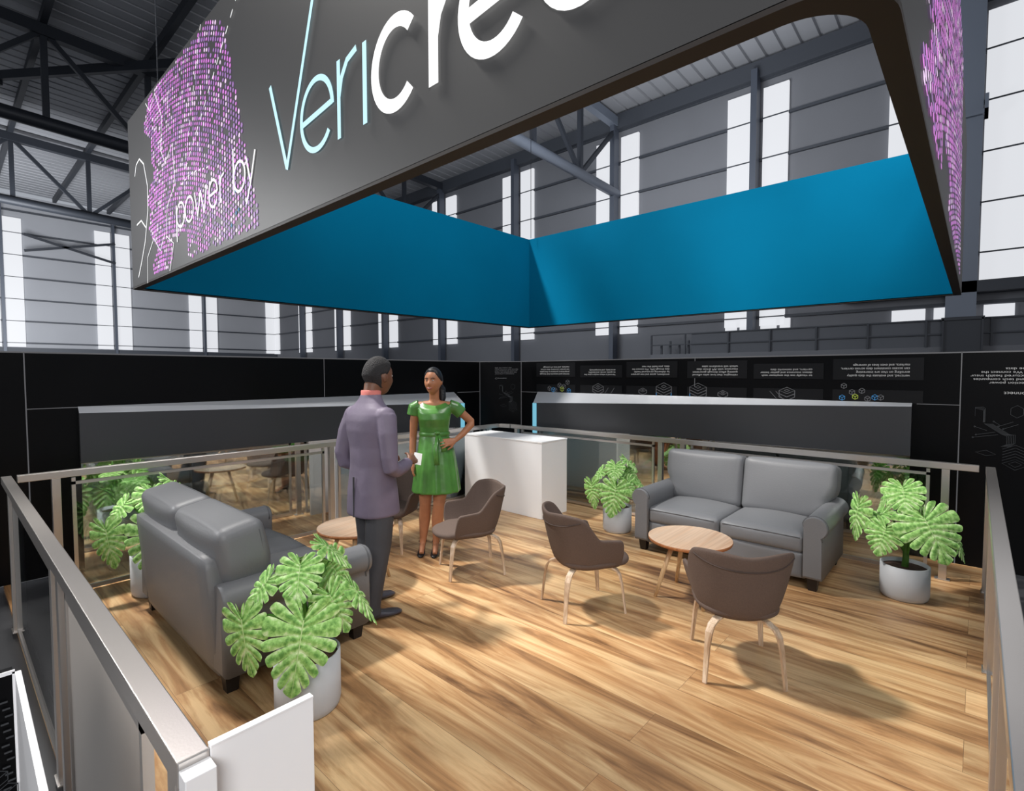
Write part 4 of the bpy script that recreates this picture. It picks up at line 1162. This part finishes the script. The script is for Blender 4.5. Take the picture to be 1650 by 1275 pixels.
# ---- the woman: faces +x locally, her left is +y
wom = empty('person', (3.105, 3.775, 0), math.radians(226)); tag(wom, 'smiling woman in short green belted satin dress, left hand on her hip', 'person')
Hw = Matrix.Translation((.018, -.005, 1.622)) @ Matrix.Rotation(math.radians(-18), 4, 'Z') @ Matrix.Scale(1.07, 4)
mb = MB(); add_head(mb, Hw, 'w', 1.0)
mb.tube([(-.015, .01, 1.36), (-.012, .0, 1.46), (.0, .0, 1.56)], [.060, .046, .048], 16)
for s in (-1, 1): mb.ball(Hw @ V((-.006, s * .075, -.008)), (.015, .008, .026), 8)
mb.tube([(-.01, -.165, 1.385), (-.01, 0, 1.395), (-.01, .165, 1.385)], [.045, .055, .045], 12)
mb.tube([(0, .0, 1.35), (0, 0, 1.15), (0, 0, .95)], [.085, .075, .09], 14)
# right arm hanging, left arm akimbo
limb(mb, [(-.01, -.165, 1.385), (-.015, -.190, 1.25), (-.02, -.200, 1.10), (.0, -.205, .97), (.03, -.200, .87)], [.044, .040, .034, .031, .023])
hand(mb, (.03, -.200, .868), (.18, -.02, -1), (.2, -1, 0), .45, .92, 1)
limb(mb, [(-.01, .170, 1.385), (-.03, .245, 1.33), (-.05, .345, 1.235), (-.04, .345, 1.215), (.03, .265, 1.13), (.085, .195, 1.075)], [.044, .041, .036, .035, .030, .022])
hand(mb, (.088, .190, 1.072), (.45, -.88, -.12), (.85, .35, .35), .28, .92, -1, .2)
limb(mb, [(.0, -.075, .90), (.005, -.085, .70), (.01, -.090, .47), (-.02, -.100, .32), (-.02, -.115, .14), (-.015, -.12, .09)], [.095, .080, .054, .056, .034, .032])
limb(mb, [(.0, .075, .90), (.03, .060, .70), (.05, .040, .47), (.02, .022, .32), (.0, .01, .14), (.005, .005, .09)], [.095, .080, .054, .056, .034, .032])
for (ax, ay) in ((-.015, -.12), (.005, .005)): mb.tube([(ax - .03, ay, .085), (ax + .04, ay, .07), (ax + .12, ay, .028)], [.026, .029, .022], 10)
fuse(mb, 'body', M['skin_w'], wom, .0060, 3)
mb = MB(); hair_cap(mb, Hw, 'w', 1.11, lambda d: 6 * ((d.z - .52 - .25 * d.x + .9 * max(0, abs(d.y) - .45)) if d.x > .1 else (d.z + .45)) if not (abs(d.y) > .75 and d.z < -.05 and d.x > -.35) else -1)
mb.tube([Hw @ V((-.07, 0, -.02)), Hw @ V((-.105, .03, -.08)), Hw @ V((-.085, .05, -.15)), Hw @ V((-.06, .055, -.20))], [.045, .045, .034, .012], 12)
fuse(mb, 'hair', M['hair_w'], wom, .006, 2)
for s in (-1, 1):
    m = MB(); m.ball(Hw @ V((.0785, s * .029, .010)), (.0075, .0105, .0055), 8); e = m.build('eye', M['eye'], wom)
    m = MB(); m.ball(Hw @ V((.0845, s * .029, .010)), .0042, 8); m.build('iris', M['iris'], e)
    m = MB(); m.tube([Hw @ V((.089, s * .016, .028)), Hw @ V((.086, s * .030, .032)), Hw @ V((.076, s * .044, .027))], .0028, 6); m.build('eyebrow', M['hair_w'], wom)
m = MB(); m.tube([Hw @ V((.084, -.024, -.052)), Hw @ V((.096, -.01, -.060)), Hw @ V((.098, 0, -.061)), Hw @ V((.096, .01, -.060)), Hw @ V((.084, .024, -.052))], [.002, .0045, .005, .0045, .002], 8); m.build('lips', M['lips'], wom)
m = MB(); m.tube([Hw @ V((.090, -.016, -.053)), Hw @ V((.0985, 0, -.0555)), Hw @ V((.090, .016, -.053))], [.001, .0025, .001], 6); m.build('teeth', M['eye'], wom)
# dress
mb = MB(); rings = []; n = 72
secs = [(.585, .0, .168, .222), (.60, .0, .170, .224), (.72, .0, .158, .208), (.86, .0, .146, .190), (.98, .0, .132, .170), (1.08, .0, .110, .146), (1.13, .0, .100, .134), (1.20, .005, .106, .138), (1.27, .015, .122, .148), (1.33, .010, .118, .158), (1.375, .0, .100, .166), (1.392, -.002, .090, .158), (1.402, -.004, .082, .145), (1.416, -.006, .070, .112)]
for (z, cx, rx, ry) in secs:
    row = []
    for k in range(n):
        a = 2 * PI * k / n; pl = 1 + (.035 * math.sin(a * 11 + z * 2) + .02 * math.sin(a * 19)) * max(0, min(1, (1.10 - z) / .35))
        row.append(V((cx + rx * math.cos(a) * pl, .012 * (z < 1) + ry * math.sin(a) * pl, z + (.022 - .052 * max(0, math.cos(a)) ** 1.5) * max(0, min(1, (z - 1.36) / .05)))))
    rings.append(row)
mb.rings(rings)
for s in (-1, 1):
    q = [V((-.008, s * .135, 1.395)), V((-.010, s * .185, 1.375)), V((-.012, s * .198, 1.305))] if s < 0 else [V((-.008, .135, 1.395)), V((-.018, .195, 1.372)), V((-.028, .252, 1.318))]
    mb.tube(q, [.060, .062, .060], 16)
fuse(mb, 'dress', M['dress'], wom, .0068, 2)
m = MB(); m.rings([[V((.004 + (rx) * math.cos(2 * PI * k / 40), (ry) * math.sin(2 * PI * k / 40), z)) for k in range(40)] for rx, ry, z in ((.106, .140, 1.115), (.110, .144, 1.122), (.110, .144, 1.142), (.106, .140, 1.150))], cap=False)
bl = m.build('belt', M['dress'], wom)
m = MB(); m.ball((.122, .035, 1.150), (.014, .026, .016), 10); m.tube([(.118, .035, 1.14), (.150, .022, 1.00), (.156, .03, .86)], [.012, .022, .024], 8, flat=(.25, (1, 0, 0))); m.tube([(.118, .04, 1.14), (.132, .085, 1.05), (.138, .095, .98)], [.012, .024, .026], 8, flat=(.25, (1, 0, 0)))
m.build('bow', M['dress'], bl)
for (ax, ay) in ((-.015, -.12), (.005, .005)):
    m = MB(); shoe(m, (ax - .06, ay, 0), (ax + .165, ay - .01, 0), .036, .045, .058); m.tube([(ax - .048, ay, .075), (ax - .05, ay, 0.002)], [.014, .006], 8)
    m.tube([(ax - .04, ay - .03, .115), (ax - .045, ay, .125), (ax - .04, ay + .03, .115), (ax + .0, ay + .035, .105), (ax + .03, ay, .10), (ax, ay - .035, .105), (ax - .04, ay - .03, .115)], .004, 6)
    m.build('high_heel_shoe', M['heel'], wom)

# ================================================================== LIGHT
def spot(name, loc, target, power, size=70, radius=.5, blend=.4, color=(1, 1, 1)):
    l = bpy.data.lights.new(name, 'SPOT'); l.energy = power; l.spot_size = math.radians(size); l.shadow_soft_size = radius; l.spot_blend = blend; l.color = color
    o = bpy.data.objects.new(name, l); col.objects.link(o); o.location = loc
    d = V(target) - V(loc); o.rotation_euler = d.to_track_quat('-Z', 'Y').to_euler(); return o
k1 = spot('hall_floodlight', (.5, 8.2, 11.3), (3.0, 2.2, 0), 9000, 60, .55, .5, (1., .97, .92))
# patterned lamp: a mottled beam, as thrown through roof steelwork
k1.data.use_nodes = True; nt = k1.data.node_tree; em = nt.nodes['Emission']
tc = nt.nodes.new('ShaderNodeTexCoord'); nz = nt.nodes.new('ShaderNodeTexNoise'); nz.inputs['Scale'].default_value = 13; nz.inputs['Detail'].default_value = 2
rp = nt.nodes.new('ShaderNodeMapRange'); rp.inputs['From Min'].default_value = .42; rp.inputs['From Max'].default_value = .55; rp.inputs['To Min'].default_value = .08; rp.inputs['To Max'].default_value = 1.15
nt.links.new(tc.outputs['Normal'], nz.inputs['Vector']); nt.links.new(nz.outputs['Fac'], rp.inputs['Value']); nt.links.new(rp.outputs['Result'], em.inputs['Strength'])
def area(name, loc, target, power, size, color=(1, 1, 1)):
    l = bpy.data.lights.new(name, 'AREA'); l.energy = power; l.size = size; l.color = color
    o = bpy.data.objects.new(name, l); col.objects.link(o); o.location = loc
    o.rotation_euler = (V(target) - V(loc)).to_track_quat('-Z', 'Y').to_euler(); return o
spot('sign_fill', (-1.6, 6.6, 3.4), (1.2, 4.2, 3.1), 430, 110, .3, .8)  # added fill, no real fixture; brightens the sign face towards its left end
area('front_fill', (-3.5, -3.5, 5.0), (3, 3, .5), 420, 3.5, (1, .98, .96))  # unseen fill added behind the camera to lift the platform
area('ring_fill', (3.7, -.6, 6.6), (3.8, 5.2, 2.6), 190, 1.6, (1, .98, .96))  # added fill that brightens the blue lining, not a real fixture
area('right_wall_fill', (5, 14, 7), (19, 12, 4.5), 750, 6, (.92, .96, 1))  # invisible fill added to brighten the right hall wall
area('roof_fill', (12.5, 7, 6.5), (15.5, 7.5, 12.5), 520, 3, (.96, .98, 1))  # fill added below the roof to brighten its sheets
area('left_wall_fill', (1, 30, 4), (2, 44, 5), 2500, 7, (.96, .98, 1))  # invisible fill added to brighten the left hall wall
w = bpy.data.worlds.new('world'); scene.world = w; w.use_nodes = True
w.node_tree.nodes['Background'].inputs['Color'].default_value = (.84, .9, 1, 1)
w.node_tree.nodes['Background'].inputs['Strength'].default_value = .42

scene.view_settings.view_transform = 'Standard'
scene.view_settings.look = 'None'
scene.view_settings.exposure = 0
try:
    scene.cycles.use_denoising = True
    scene.cycles.max_bounces = 7; scene.cycles.diffuse_bounces = 3; scene.cycles.transparent_max_bounces = 12
    scene.cycles.sample_clamp_indirect = 6
except Exception: pass
